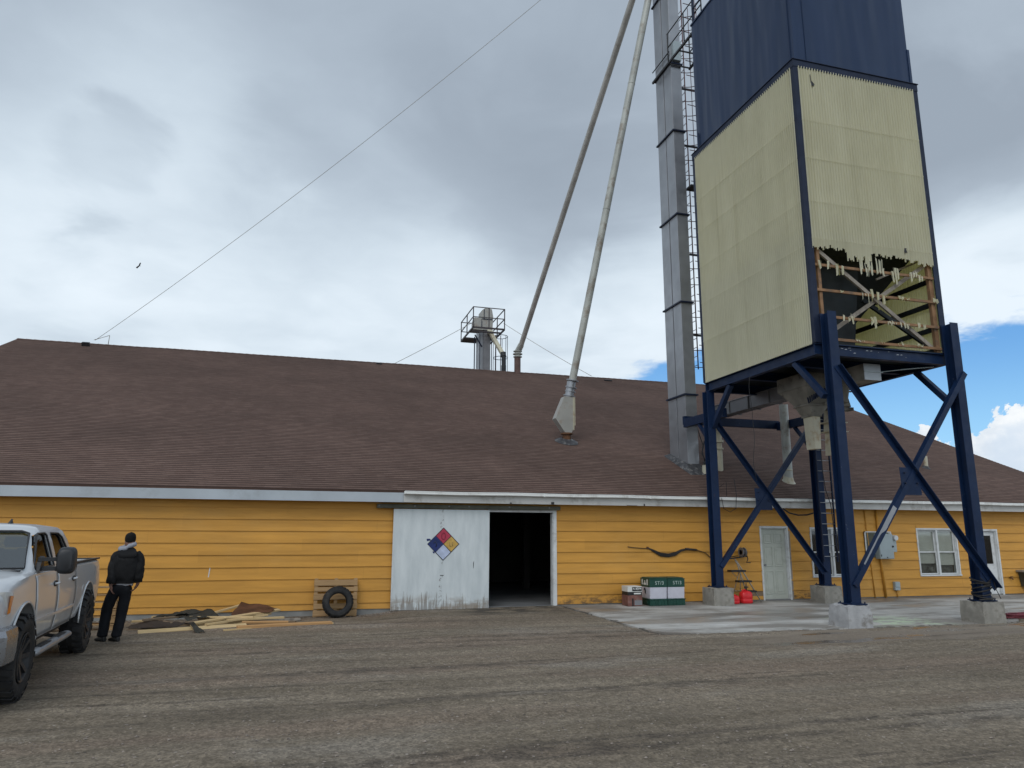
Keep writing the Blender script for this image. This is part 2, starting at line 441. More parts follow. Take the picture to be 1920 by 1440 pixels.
M['pine_d'] = m_wood('dirty_lumber', (.13, .09, .06), (.26, .19, .125))
M['pallet'] = m_wood('pallet_wood', (.25, .15, .07), (.42, .275, .14))
M['felt'] = mat('roofing_felt', (.038, .037, .031), .85, 0, .35, 3, .4, 40, .01, .25, (.075, .068, .055), .5, 5)
M['felt_b'] = mat('brown_felt', (.045, .034, .028), .85, 0, .35, 3, .4, 40, .01, .25)
M['rustsheet'] = mat('rusted_sheet', (.105, .045, .022), .8, .05, .4, 3, .3, 30, .006)
M['white'] = mat('white_trim_paint', (.60, .615, .615), .5, 0, .08, 3, .08, 50, .003, .35, (.30, .285, .26), .45, 4)
M['fascia'] = mat('grey_fascia_paint', (.40, .44, .475), .5, 0, .08, 1.5, .06, 40, .003, .35, (.26, .265, .27), .3, 2.0)
M['fascia_r'] = mat('worn_white_fascia', (.50, .495, .475), .55, 0, .12, 1.5, .06, 40, .003, .35, (.24, .22, .19), .6, 2.4)
M['gutter'] = mat('white_gutter', (.76, .77, .75), .4, 0, .07, 1.2, .05, 40, .003, .4, (.33, .31, .27), .5, 2.2)
M['pdoor'] = mat('grey_green_door', (.45, .47, .415), .5, 0, .06, 2, .06, 60, .002, .35, (.26, .27, .23), .35, 2.5)
M['concrete'] = mat('rough_footing_concrete', (.27, .255, .225), .9, 0, .25, 3.5, .5, 28, .014, .25, (.11, .095, .075), .6, 3)
M['concrete_w'] = mat('pale_footing_concrete', (.37, .37, .375), .88, 0, .2, 3.5, .5, 28, .014, .25, (.12, .10, .075), .75, 2.4)
M['found'] = mat('foundation_concrete', (.23, .23, .22), .9, 0, .25, 3, .4, 30, .01)
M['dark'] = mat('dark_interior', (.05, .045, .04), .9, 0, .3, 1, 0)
M['intfloor'] = mat('interior_concrete', (.17, .175, .18), .6, 0, .3, 1.2, .1, 20)
M['railing'] = mat('dark_platform_steel', (.052, .044, .048), .6, .1, .3, 6, .1, 60)
M['rubber'] = mat('tyre_rubber', (.022, .022, .023), .78, 0, .25, 6, .25, 50, .004, .3, (.07, .062, .052), .4, 6)
M['box_green'] = mat('dark_green_plastic', (.010, .055, .040), .45, 0, .15, 5, .05, 50)
M['box_white'] = mat('lilac_white_plastic', (.52, .515, .58), .45, 0, .06, 5, .04, 50)
M['ink'] = mat('pale_ink', (.42, .50, .47), .6, 0, .05, 5, 0)
M['ink_w'] = mat('label_white', (.60, .60, .57), .6, 0, .08, 5, 0)
M['ink_k'] = mat('label_black', (.014, .014, .015), .5, 0, .1, 5, 0)
M['redbox'] = mat('faded_red_box', (.17, .075, .06), .7, 0, .4, 7, .2, 40, .004, .3, (.19, .17, .15), .7, 6)
M['gas'] = mat('red_plastic_can', (.64, .018, .024), .38, 0, .1, 5, .05, 40, .003, .45)
M['steel'] = mat('dull_steel_tube', (.36, .34, .30), .45, .3, .2, 5, .05, 40)
M['hose_b'] = mat('black_rubber_hose', (.022, .02, .019), .6, 0, .3, 8, .1, 60)
M['hose_r'] = mat('dark_red_hose', (.13, .022, .032), .6, 0, .3, 8, .1, 60)
M['elec'] = mat('grey_panel_paint', (.33, .385, .40), .45, .1, .07, 2.5, .04, 40)
M['elec_d'] = mat('olive_back_board', (.10, .10, .075), .7, 0, .25, 5, .1, 40)
M['conduit'] = mat('painted_conduit', (.50, .235, .032), .5, 0, .12, 4, .05, 40)
M['planter'] = mat('dark_olive_plastic', (.055, .052, .036), .6, 0, .2, 5, .1, 40)
M['brown_pipe'] = mat('brown_stub_pipe', (.105, .062, .052), .6, .1, .2, 4, .1, 40)
M['flash'] = mat('roof_flashing_tar', (.055, .055, .06), .6, .1, .5, 8, .5, 25, .015, .4, (.30, .29, .27), .6, 7)
M['stone'] = mat('loose_stones', (.22, .185, .155), .9, 0, .65, 45, .3, 60)
def flat(name, c, rough=.6): return mat(name, c, rough, 0, .10, 9, .1, 60, .003)
M['d_red'] = mat('faded_red_paint', (.42, .045, .085), .6, 0, .22, 9, .1, 50, .003, .3, (.28, .035, .07), .5, 9)
M['d_blue'] = mat('dark_blue_paint', (.012, .026, .125), .55, 0, .25, 9, .1, 50)
M['d_yel'] = mat('faded_yellow_paint', (.53, .335, .085), .6, 0, .18, 9, .1, 50, .003, .3, (.40, .30, .13), .5, 12)
M['d_wht'] = mat('bluish_white_paint', (.44, .50, .66), .6, 0, .14, 9, .1, 50)
M['d_dark'] = flat('smudged_digit_paint', (.24, .025, .05)); M['d_dblue'] = flat('smudged_blue_digit', (.03, .042, .075)); M['d_dyel'] = flat('smudged_yellow_digit', (.36, .25, .085))

def m_glass(name='window_glass', tint=(.6, .65, .66), refl=.16):
    g = G(name); t = g.n('ShaderNodeBsdfTransparent'); t.inputs[0].default_value = (*tint, 1)
    gl = g.n('ShaderNodeBsdfGlossy'); gl.inputs['Roughness'].default_value = .03
    lw = g.n('ShaderNodeLayerWeight'); lw.inputs[0].default_value = .5
    f = g.math('ADD', g.math('MULTIPLY', g.math('POWER', lw.outputs[1], 5.0), .85), refl)
    mx = g.n('ShaderNodeMixShader'); g.put(mx.inputs[0], f)
    g.t.links.new(t.outputs[0], mx.inputs[1]); g.t.links.new(gl.outputs[0], mx.inputs[2]); g.t.links.new(mx.outputs[0], g.out.inputs[0])
    return g.m
M['glass'] = m_glass(tint=(.9, .92, .9), refl=.09); M['glass_dark'] = m_glass('dark_glass', (.30, .33, .33), .10); M['carglass'] = m_glass('car_glass', (.10, .12, .12), .05); M['windshield'] = m_glass('windshield_glass', (.34, .42, .40), .25)
M['blind'] = mat('grey_blind', (.50, .49, .46), .8, 0, .1, 2, .05, 30)
M['clutter'] = mat('shelf_clutter', (.09, .09, .085), .7, 0, .6, 7, .2, 20)
# truck and figure
def m_paint():
    g = G('silver_truck_paint'); p = g.co()
    fl = g.noise(p, 900, 1)
    c = g.mix(fl, (.56, .58, .60), (.68, .695, .71))
    z = g.sep(p)[2]
    d = g.math('MULTIPLY', g.step(g.noise(p, 3.5, 7, .65), .36, .62), g.mr(z, .45, 1.0, .3, 0))
    c = g.mix(d, c, (.19, .17, .145))
    return g.set(c, g.mr(d, 0, .6, .32, .62), g.mr(d, 0, .6, .30, .05), None, .5, Coat_Weight=.6, Coat_Roughness=.05)
M['paint'] = m_paint()
M['plastic'] = mat('black_mirror_plastic', (.028, .029, .032), .5, 0, .15, 6, .05, 50)
M['chrome'] = mat('chrome_bumper', (.27, .28, .30), .28, .7, .05, 3, 0)
M['rim'] = mat('dark_alloy_rim', (.028, .028, .03), .5, .1, .2, 6, .05, 40)
M['lamp'] = mat('headlamp_lens', (.50, .50, .48), .12, 0, .1, 6, 0, coat=.6)
M['amber'] = mat('amber_lens', (.60, .19, .02), .2, 0, .1, 6, 0, coat=.6)
M['seatc'] = mat('tan_seat', (.17, .13, .10), .7, 0, .15, 6, .05, 40)
M['headrest'] = mat('grey_seat', (.22, .22, .21), .7, 0, .1, 6, .05, 40)
M['jacket'] = mat('black_jacket', (.009, .009, .010), .82, 0, .3, 9, .35, 40, .006, .25)
M['denim'] = mat('dark_denim', (.009, .010, .013), .85, 0, .3, 9, .3, 60, .004, .2)
M['hat'] = mat('black_knit', (.008, .008, .008), .9, 0, .3, 30, .4, 90, .004, .2)
M['hood'] = mat('grey_hoodie', (.30, .31, .35), .9, 0, .12, 12, .25, 70, .004, .2)
M['shirt'] = mat('white_shirt', (.42, .42, .45), .9, 0, .1, 12, .2, 60, .004, .2)
M['skin'] = mat('skin', (.16, .082, .058), .5, 0, .1, 12, .05, 80, .002, .35, None)
M['shoe'] = mat('black_shoe', (.012, .012, .012), .6, 0, .3, 9, .1, 60)
M['bird'] = mat('dark_feathers', (.03, .03, .032), .8, 0, .3, 20, 0)
# ------------------------------------------------------------------ camera
cam = bpy.data.objects.new('camera', bpy.data.cameras.new('camera')); col.objects.link(cam); sc.camera = cam
cam.location = (0, 0, 1.9)
cam.data.sensor_fit = 'HORIZONTAL'; cam.data.sensor_width = 36.0; cam.data.lens = 36.0 * 1352.4 / 1920
cam.data.clip_start = .05; cam.data.clip_end = 3000
pitch, roll, yaw = R(11.54), R(.288), R(15.91)
F_ = Vector((math.sin(yaw) * math.cos(pitch), math.cos(yaw) * math.cos(pitch), math.sin(pitch)))
R_ = Vector((math.cos(yaw), -math.sin(yaw), 0)); U_ = R_.cross(F_)
R2 = R_ * math.cos(roll) + U_ * math.sin(roll); U2 = U_ * math.cos(roll) - R_ * math.sin(roll)
cam.matrix_world = Matrix.Translation(cam.location) @ Matrix((R2, U2, -F_)).transposed().to_4x4()

# ------------------------------------------------------------------ sky and sun
SUN_AZ, SUN_EL = R(-150), R(46)      # azimuth from +Y towards +X: behind the viewer, on the left
sun_dir = Vector((math.sin(SUN_AZ) * math.cos(SUN_EL), math.cos(SUN_AZ) * math.cos(SUN_EL), math.sin(SUN_EL)))
sun = bpy.data.objects.new('sun', bpy.data.lights.new('sun', 'SUN')); col.objects.link(sun)
sun.data.energy = 1.0; sun.data.angle = R(36); sun.data.color = (1, .97, .92)
sun.rotation_euler = (-sun_dir).to_track_quat('-Z', 'Y').to_euler()

w = bpy.data.worlds.new('World'); sc.world = w; w.use_nodes = True
class W(G):
    def __init__(s, t): s.t = t; s._tc = None
g = W(w.node_tree); g.t.nodes.clear()
out = g.n('ShaderNodeOutputWorld'); bg = g.n('ShaderNodeBackground'); g.t.links.new(bg.outputs[0], out.inputs[0])
bg.inputs[1].default_value = .1
sky = g.n('ShaderNodeTexSky'); sky.sky_type = 'NISHITA'; sky.sun_disc = False
sky.sun_elevation = SUN_EL; sky.sun_rotation = SUN_AZ; sky.altitude = 1400; sky.air_density = 1.1; sky.dust_density = .4; sky.ozone_density = 2.0
d = g.vmath('NORMALIZE', g.co('Generated')); dx, dy, dz = g.sep(d)
el = g.math('MULTIPLY', g.math('ARCSINE', dz), 180 / math.pi)
az = g.math('MULTIPLY', g.math('ARCTAN2', dx, dy), 180 / math.pi)
# cloud deck seen in perspective: the direction projected on a plane overhead
den = g.math('ADD', g.math('MAXIMUM', dz, 0), .16)
comb = g.n('ShaderNodeCombineXYZ'); g.put(comb.inputs[0], g.math('DIVIDE', dx, den)); g.put(comb.inputs[1], g.math('DIVIDE', dy, den))
pl = comb.outputs[0]
n1 = g.noise(g.map(pl, (1, 1, 1), (.35, .2, 0)), .95, 3, .45, .8)
n2 = g.noise(g.map(pl, (1, 1.0, 1), (4.1, 2.2, 0)), 2.6, 5, .5, .5)
n3 = g.noise(g.map(pl, (1, 1.0, 1), (1.1, 7.2, 0)), 7.0, 5, .55, .3)
t = g.mr(el, 31, 15.5, 0, .74)
t = g.math('ADD', t, g.mr(n1, .3, .7, -.16, .16, False))
t = g.math('ADD', t, g.mr(n2, .3, .7, -.12, .12, False))
t = g.math('ADD', t, g.mr(n3, .3, .7, -.05, .05, False))
# (azimuth, elevation, radius in degrees, amount): bright and dark banks of the deck
for a_, e_, r_, amt in ((-17, 25, 13, .26), (-16.3, 24.3, 3.0, -.16), (-12, 30.5, 9, .30), (-9, 36, 13, -.04), (18, 26.5, 12, -.34), (3, 31, 9, .10), (6, 38, 8, -.10), (44, 34, 15, -.14),
                        (49, 25.5, 8, -.52), (51, 17, 8, .30), (-13, 18.5, 5, -.12), (-21, 36, 9, -.12), (30, 21, 9, .12), (10, 22, 8, .22), (-22, 15, 8, -.10)):
    a_, e_ = R(a_), R(e_)
    c_ = (math.sin(a_) * math.cos(e_), math.cos(a_) * math.cos(e_), math.sin(e_))
    dist = g.math('ADD', g.vmath('DISTANCE', d, c_, 1), g.mr(n2, .3, .7, -.07, .07, False))
    t = g.math('ADD', t, g.mr(dist, 2 * math.sin(R(r_) / 2) * 1.25, 0.02, 0, amt))
cl = g.vmath('MULTIPLY', g.ramp(g.mr(t, -.40, 1.0, 0, 1, False), [(0, (.295, .350, .420)), (.29, (.378, .445, .525)), (.5, (.465, .545, .63)), (.73, (.615, .71, .795)), (1, (.79, .875, .95))], 'B_SPLINE'), (10, 10, 10))
# the unseen half of the deck, behind the viewer, is brightened on purpose to light the front wall
sq = g.n('ShaderNodeVectorMath'); sq.operation = 'SCALE'; g.put(sq.inputs[0], cl); g.put(sq.inputs['Scale'], g.mr(dy, .25, -.6, 1, 1.3)); cl = sq.outputs[0]
# clear strip low on the right
edge = g.math('ADD', el, g.mr(n3, .3, .7, -.9, .9, False)); edge = g.math('ADD', edge, g.mr(n2, .3, .7, -1.0, 1.0, False))
edge = g.math('ADD', edge, g.mr(az, 22, 34, 2.6, 0, False))
blue = g.math('MULTIPLY', g.mr(edge, 14.6, 12.9, 0, 1), g.math('MULTIPLY', g.mr(az, 22.5, 27, 0, 1), g.mr(az, 120, 90, 0, 1)))
bcol = g.mix(g.mr(el, 6, 14, 0, 1), (1.9, 5.0, 8.2), (.75, 3.2, 7.2))
skyb = g.mix(.35, bcol, g.mix(1, sky.outputs[0], (1.3, 1.3, 1.3), 'MULTIPLY'))
c = g.mix(blue, cl, skyb)
# bright cumulus tops in the strip
cu = g.noise(g.map(d, (1, 1, 1.25)), 16, 7, .6, .2)
top = g.math('ADD', g.mr(az, 39, 52, 4.6, 8.4, False), g.mr(cu, .3, .7, -2.3, 2.3, False))
cum = g.math('MULTIPLY', g.mr(g.math('SUBTRACT', top, el), 0, .28, 0, 1), g.math('MULTIPLY', g.mr(az, 36, 40, 0, 1), g.mr(az, 125, 100, 0, 1)))
cuc = g.mix(g.mr(g.noise(g.map(d, (1, 1, 1.6), (.3, .2, .1)), 22, 5), .35, .65, 0, 1), (6.6, 7.3, 8.1), (8.8, 9.1, 9.3))
cuc = g.mix(g.mr(g.math('SUBTRACT', top, el), .6, 3.4, 0, .75), cuc, (6.0, 7.0, 8.2))
c = g.mix(cum, c, cuc)
g.t.links.new(c, bg.inputs[0])

sc.view_settings.view_transform = 'Standard'; sc.view_settings.look = 'None'; sc.view_settings.gamma = 1
sc.view_settings.exposure = 0.12
sc.cycles.use_denoising = True
sc.cycles.max_bounces = 8; sc.cycles.sample_clamp_indirect = 6

# ------------------------------------------------------------------ ground
def fb(x, y, z=0.0): return mnoise.noise(Vector((x, y, z)))
def sm(a, b, v):
    t_ = min(1, max(0, (v - a) / (b - a))); return t_ * t_ * (3 - 2 * t_)
def in_slab(x, y):
    front = 12.86 + .10 * fb(x * .8, 2.2) + (max(0, 7.9 - x) ** 2) * .12 + (.9 if x > 15.2 else 0) * sm(15.2, 16.5, x)
    left = 6.66 + .04 * fb(1.1, y * .7)
    return sm(-.10, .16, min(x - left, y - front))
def gz(x, y):
    far = 1 - sm(24, 40, abs(x) + max(0, -y))
    h = (.020 * fb(x * .16, y * 2.1, 3.3) + .011 * fb(x * .5, y * 4.2, 9.1) + .010 * fb(x * 1.1, y * 1.3, 1.7) + .006 * fb(x * 3.2, y * 3.9, 5.2) + .004 * fb(x * 9, y * 9, 2.2)) * far
    dip = -.10 * sm(15.6, 18.0, y) * (1 - sm(1.6, 2.6, x))
    dip -= .012 * sm(16.5, 18.2, y) * sm(2.2, 3.0, x) * (1 - sm(6.2, 6.8, x))
    s_ = in_slab(x, y) if y < 19.5 else 0
    h = h * (1 - s_) - .07 * s_
    if y > 18.75: h = -.14
    return h + dip * (1 if y <= 18.75 else 0)
def axis(lo, hi, step, ext):
    a = [lo + i * step for i in range(int(round((hi - lo) / step)) + 1)]
    e = []; q = step
    v = hi
    while v < ext: q *= 1.5; v += q; e.append(min(v, ext))
    b = []; q = step; v = lo
    while v > -ext: q *= 1.5; v -= q; b.append(max(v, -ext))
    return b[::-1] + a + e
xs = axis(-9, 24, .13, 700); ys = axis(2.6, 19.0, .065, 700)
verts = [(x, y, gz(x, y)) for y in ys for x in xs]
nx = len(xs); faces = [(j * nx + i, j * nx + i + 1, (j + 1) * nx + i + 1, (j + 1) * nx + i) for j in range(len(ys) - 1) for i in range(nx - 1)]
me = bpy.data.meshes.new('ground'); me.from_pydata(verts, [], faces); me.materials.append(M['ground'])
for p_ in me.polygons: p_.use_smooth = True
ground = bpy.data.objects.new('ground', me); col.objects.link(ground)
tag(ground, 'brown gravel yard with damp wheel tracks running along the building', kind='structure')

# concrete apron
mb = MB()
pts = [(6.66, 18.6)]
for k in range(24): pts.append((6.66 + .05 * fb(1.1, 18 - k * .22), 18.6 - (k + 1) * .222))
for k in range(60):
    x = 6.75 + k * .33
    pts.append((x, 12.88 + .08 * fb(x * .8, 2.2) + .03 * fb(x * 4, 1.1) + max(0, 7.9 - x) ** 2 * .12 + (.9 if x > 15.2 else 0) * sm(15.2, 16.5, x)))
pts += [(28, 13.8), (28, 18.6)]
mb.prism([(x, y, .003) for x, y in pts], (0, 0, -.12))
slab = mb.build('concrete_slab', M['slab'])
tag(slab, 'pale stained concrete apron in front of the yellow wall, under the tower', kind='structure')

# loose stones
mb = MB()
for k in range(5200):
    y = 3.2 + 10.5 * random.random() ** 1.6; x = random.uniform(-.25 * y - .6, .42 * y + 3.0 + y * .5)
    if in_slab(x, y) > .1 or (x < -2.4 and y > 8): continue
    s = random.choice((.005, .006, .006, .007, .008, .009, .010, .013, .018)) * random.uniform(.8, 1.2); z = gz(x, y) + s * .25
    v = [mb.bm.verts.new((x + a * s * random.uniform(.7, 1.5), y + b * s * random.uniform(.7, 1.4), z + c_ * s * random.uniform(.5, .8)))
         for a, b, c_ in ((1, 0, 0), (0, 1, 0), (-1, 0, 0), (0, -1, 0), (0, 0, 1), (0, 0, -1))]
    for i in range(4):
        mb.bm.faces.new((v[i], v[(i + 1) % 4], v[4])); mb.bm.faces.new((v[(i + 1) % 4], v[i], v[5]))
for k in range(420):
    x = random.choice((random.uniform(-4.4, 2.2), random.uniform(.6, 2.3))); y = 18.54 - abs(random.gauss(0, .22)); s = random.uniform(.008, .022); z = gz(x, y) + s * .3
    v = [mb.bm.verts.new((x + q_ * s * random.uniform(.7, 2.2), y + b_ * s * random.uniform(.5, 1.2), z + c_ * s * random.uniform(.4, .9))) for q_, b_, c_ in ((1, 0, 0), (0, 1, 0), (-1, 0, 0), (0, -1, 0), (0, 0, 1), (0, 0, -1))]
    for i in range(4):
        mb.bm.faces.new((v[i], v[(i + 1) % 4], v[4])); mb.bm.faces.new((v[(i + 1) % 4], v[i], v[5]))
stones = mb.build('gravel_stones', M['stone'], recalc=False)
tag(stones, 'loose stones scattered over the gravel yard', 'gravel', kind='stuff')

# ------------------------------------------------------------------ warehouse
WX0, WX1, WY, EY, EZ = -11.5, 26.05, 18.6, 18.2, 2.88
TH = R(23.6); RY = 33.8; RZ = EZ + (RY - EY) * math.tan(TH); BY = 2 * RY - EY
def roofz(y): return EZ + (y - EY) * math.tan(TH)
house = thing('warehouse', 'long low warehouse with yellow lap siding and a brown shingle roof', 'building', (WX0, WY, 0))
OPEN = [(4.60, 6.46, 0, 2.39), (12.84, 13.69, 0, 2.03), (14.55, 16.02, .66, 2.01), (18.44, 19.92, .65, 2.01), (20.70, 21.56, 0, 1.985)]
# sheathing with openings
mb = MB(); x = WX0
for a, b, z0, z1 in OPEN:
    mb.box(x, a, WY + .004, WY + .16, -.2, 2.72); mb.box(a, b, WY + .004, WY + .16, z1, 2.72)
    if z0 > 0: mb.box(a, b, WY + .004, WY + .16, -.2, z0)
    x = b
mb.box(x, WX1, WY + .004, WY + .16, -.2, 2.72)
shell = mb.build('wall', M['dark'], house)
def siding(name, x0, x1, zs, label, first):
    mb = MB(); rnd = random.Random(5 + first)
    for i in range(len(zs) - 1):
        zb, zt = zs[i], zs[i + 1]
        free = []; x = x0
        for a, b, oz0, oz1 in OPEN:
            if a >= x1 or b <= x0: continue
            if oz0 < (zb + zt) / 2 + .08 and oz1 > (zb + zt) / 2 - .08:
                if a - .03 > x: free.append((x, a - .03))
                x = b + .03
        if x < x1: free.append((x, x1))
        strips = [(q0, q1, zb, zt) for q0, q1 in free]
        for a, b, oz0, oz1 in OPEN:
            if a >= x1 or b <= x0: continue
            if oz0 < (zb + zt) / 2 + .08 and oz1 > (zb + zt) / 2 - .08:
                if zt > oz1 + .03: strips.append((a - .03, b + .03, oz1 + .02, zt))
                if oz0 > zb + .03: strips.append((a - .03, b + .03, zb, oz0 - .02))
        zb0, zt0 = zb, zt
        for a, b, zb, zt in strips:
            q = a
            L = rnd.uniform(1.2, 3.66) if x0 > 2 else rnd.uniform(4.5, 9)
            while q < b - 1e-4:
                e = min(b, q + L); L = 3.66 if x0 > 2 else 7.3
                if b - e < .3: e = b
                off = rnd.uniform(-.0012, .0012); n = max(1, int((e - q) / .45)); row = []
                for k in range(n + 1):
                    xx = q + (e - q) * k / n
                    xx = min(max(xx, q + (.0006 if q > a else 0)), e - (.0006 if e < b else 0))
                    j = .006 * fb(xx * .55, i * 7.3 + first) + .002 * fb(xx * 3, i * 3.1)
                    o_ = off + .003 * fb(xx * .8, i * 5.7, 4.4)
                    row.append([mb.bm.verts.new(p) for p in ((xx, WY - .004, zb + j), (xx, WY - .036 + o_, zb + j), (xx, WY - .0355 + o_, zb + j + .004), (xx, WY - .008 + o_ * .4, zt + .014))])
                for A, B in zip(row[:-1], row[1:]):
                    for c_ in range(3):
                        f = mb.bm.faces.new((A[c_], B[c_], B[c_ + 1], A[c_ + 1]))
                q = e
    return mb.build(name, M['siding'], house, label, recalc=False)
zl = [.03, .175, .46, .748, 1.035, 1.322, 1.60, 1.878, 2.15, 2.43, 2.70]
zr = [.03, .265, .54, .815, 1.09, 1.365, 1.64, 1.915, 2.19, 2.465, 2.70]
siding('siding', WX0, 2.6, zl, None, 1)
siding('siding', 2.6, WX1, zr, None, 2)
MB().box(WX0, 4.55, WY - .012, WY + .1, -.5, .035).build('foundation', M['found'], house)
MB().box(6.5, WX1, WY - .010, WY + .1, -.5, .032).build('foundation', M['found'], house)
mb = MB()
mb.box(WX0, WX0 + .15, WY + .17, BY - .4, -.2, 2.7); mb.box(WX1 - .15, WX1, WY + .17, BY - .4, -.2, 2.7); mb.box(WX0, WX1, BY - .38, BY - .2, -.2, 2.7)
for gx in (WX0, WX1 - .12):
    mb.prism([(gx, WY + .17, 2.705), (gx, BY - .4, 2.705), (gx, RY, roofz(RY) - .25)], (.12, 0, 0))
mb.build('gable_wall', M['siding'], house)
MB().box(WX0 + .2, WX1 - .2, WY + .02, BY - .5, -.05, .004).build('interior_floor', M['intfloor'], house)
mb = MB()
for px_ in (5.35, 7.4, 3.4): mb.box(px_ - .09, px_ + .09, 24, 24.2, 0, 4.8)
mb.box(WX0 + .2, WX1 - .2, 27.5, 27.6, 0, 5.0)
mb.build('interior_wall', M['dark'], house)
# roof: stepped shingle courses on the front slope, plain back slope
mb = MB(); RX0, RX1 = -11.9, 26.45
sl = (RY - EY) / math.cos(TH); nrow = int(sl / .142)
def rp(x, s, lift=0):
    return (x, EY + s * math.cos(TH) - lift * math.sin(TH), EZ + s * math.sin(TH) + lift * math.cos(TH))
NXR = 48
def wav(x, s): return (.022 * fb(x * .22, s * .12, 4.4) + .010 * fb(x * .8, s * .5, 2.4)) * sm(0, 1.2, s)
for i in range(nrow + 1):
    s0 = i * .142; s1 = min(sl, s0 + .142)
    if s1 - s0 < .01: continue
    for k in range(NXR):
        xa = RX0 + (RX1 - RX0) * k / NXR; xb = RX0 + (RX1 - RX0) * (k + 1) / NXR
        w00, w10, w11, w01 = wav(xa, s0), wav(xb, s0), wav(xb, s1), wav(xa, s1)
        f = mb.face([rp(xa, s0, .010 + w00), rp(xb, s0, .010 + w10), rp(xb, s1, .001 + w11), rp(xa, s1, .001 + w01)])
        mb.uvq(f, [(xa, s0 + .0005), (xb, s0 + .0005), (xb, s1 - .0005), (xa, s1 - .0005)])
        if i:
            f = mb.face([rp(xa, s0, .001 + w00), rp(xb, s0, .001 + w10), rp(xb, s0, .010 + w10), rp(xa, s0, .010 + w00)])
            mb.uvq(f, [(xa, s0 - .001), (xb, s0 - .001), (xb, s0 + .001), (xa, s0 + .001)])
f = mb.face([(RX0, RY, RZ), (RX1, RY, RZ), (RX1, BY, EZ), (RX0, BY, EZ)]); mb.uvq(f, [(RX0, 0), (RX1, 0), (RX1, sl), (RX0, sl)])
t_ = .14
for f_ in ([(RX0, EY, EZ - .01), (RX0, RY, RZ - .01), (RX0, RY, RZ - t_), (RX0, EY + .03, EZ - t_)], [(RX1, EY, EZ - .01), (RX1, RY, RZ - .01), (RX1, RY, RZ - t_), (RX1, EY + .03, EZ - t_)],
           [(RX0, EY + .03, EZ - t_), (RX1, EY + .03, EZ - t_), (RX1, RY, RZ - t_), (RX0, RY, RZ - t_)], [(RX0, RY, RZ - t_), (RX1, RY, RZ - t_), (RX1, BY, EZ - t_), (RX0, BY, EZ - t_)],
           [(RX0, EY, EZ + .009), (RX1, EY, EZ + .009), (RX1, EY + .03, EZ - t_), (RX0, EY + .03, EZ - t_)]):
    f = mb.face(f_); mb.uvq(f, [(0, 0), (1, 0), (1, .1), (0, .1)])
roof = mb.build('roof', M['shingle'], house, recalc=False)
mb = MB()
for sgn in (1, -1):
    n = 0
    x = RX0
    while x < RX1:
        e = min(RX1, x + .3)
        wr = wav(x, sl); we = wav(e, sl); a = [(x, RY, RZ + .026 + wr), (e, RY, RZ + .016 + we), (e, RY - sgn * .17, RZ + .016 + we - .17 * math.tan(TH)), (x, RY - sgn * .17, RZ + .026 + wr - .17 * math.tan(TH))]
        f = mb.face(a); mb.uvq(f, [(x, .03), (e, .03), (e, .12), (x, .12)]); x = e
mb.build('ridge_cap', M['shingle'], roof, recalc=False)
# small fittings on the roof
def roof_pipe(x, y, h, r, m, name='vent_pipe', lean=(0, 0)):
    z = roofz(y); mb = MB(); mb.cone((x, y, z - .15), (x + lean[0], y + lean[1], z + h), r, r)
    o = mb.build(name, m, roof, sharp=40)
    mb = MB(); n = 14
    ring = [[(x + math.cos(2 * math.pi * j / n) * rr * (1 + .12 * fb(j, x)), y + math.sin(2 * math.pi * j / n) * rr, roofz(y + math.sin(2 * math.pi * j / n) * rr) + hh) for j in range(n)] for rr, hh in ((r * 2.2, .012), (r * 1.5, .05), (r * 1.02, .12))]
    mb.loft(ring, caps=False); mb.build('pipe_flashing', M['flash'], o)
    return o
roof_pipe(21.80, 21.24, .46, .07, M['cream'])
def hatch(x, y, w, d_, h):
    z = roofz(y); mb = MB()
    v = []
    for yy, hh in ((y - d_, 0), (y + d_, 0)):
        pass
    a = [(x - w, y - d_, roofz(y - d_) + .01), (x + w, y - d_, roofz(y - d_) + .01), (x + w, y + d_, roofz(y + d_) + .01), (x - w, y + d_, roofz(y + d_) + .01)]
    nrm = Vector((0, -math.sin(TH), math.cos(TH)))
    mb.prism(a, nrm * h); return mb.build('roof_vent', M['black'], roof)
hatch(-9.18, 33.2, .14, .07, .16); hatch(3.04, 33.45, .13, .05, .06); hatch(14.5, 33.1, .2, .05, .05)
# fascia, soffit, gutter
MB().box(RX0, 2.405, EY + .012, EY + .045, 2.595, 2.862).build('fascia', M['fascia'], house)
MB().box(2.41, RX1, EY + .012, EY + .045, 2.597, 2.862).build('fascia', M['fascia_r'], house)
MB().box(RX0, RX1, EY + .046, WY - .004, 2.64, 2.665).build('soffit', M['fascia'], house)
mb = MB(); rings = []
n = 70
for k in range(n + 1):
    x = 2.41 + (RX1 - 2.41) * k / n
    s_ = .012 * fb(x * .35, 5.5) - .004 * math.sin(x * 2.1)
    prof = [(EY + .008, 2.785), (EY - .105, 2.785), (EY - .118, 2.80), (EY - .118, 2.83), (EY - .125, 2.858), (EY - .125, 2.868), (EY - .115, 2.868), (EY - .088, 2.835), (EY - .088, 2.797), (EY + .004, 2.797), (EY + .004, 2.866), (EY + .008, 2.866)]
    rings.append([(x, y, z + s_) for y, z in prof])
mb.loft(rings, smooth=False); mb.build('gutter', M['gutter'], house, bevel=.003)
# joints and hanger dents on the gutter
mb = MB()
for x in (6.05, 9.1, 12.2, 15.2, 18.3, 21.4): mb.box(x - .02, x + .02, EY - .129, EY - .08, 2.782, 2.862)
explode(mb.build('gutter_joint', M['gutter'], house))
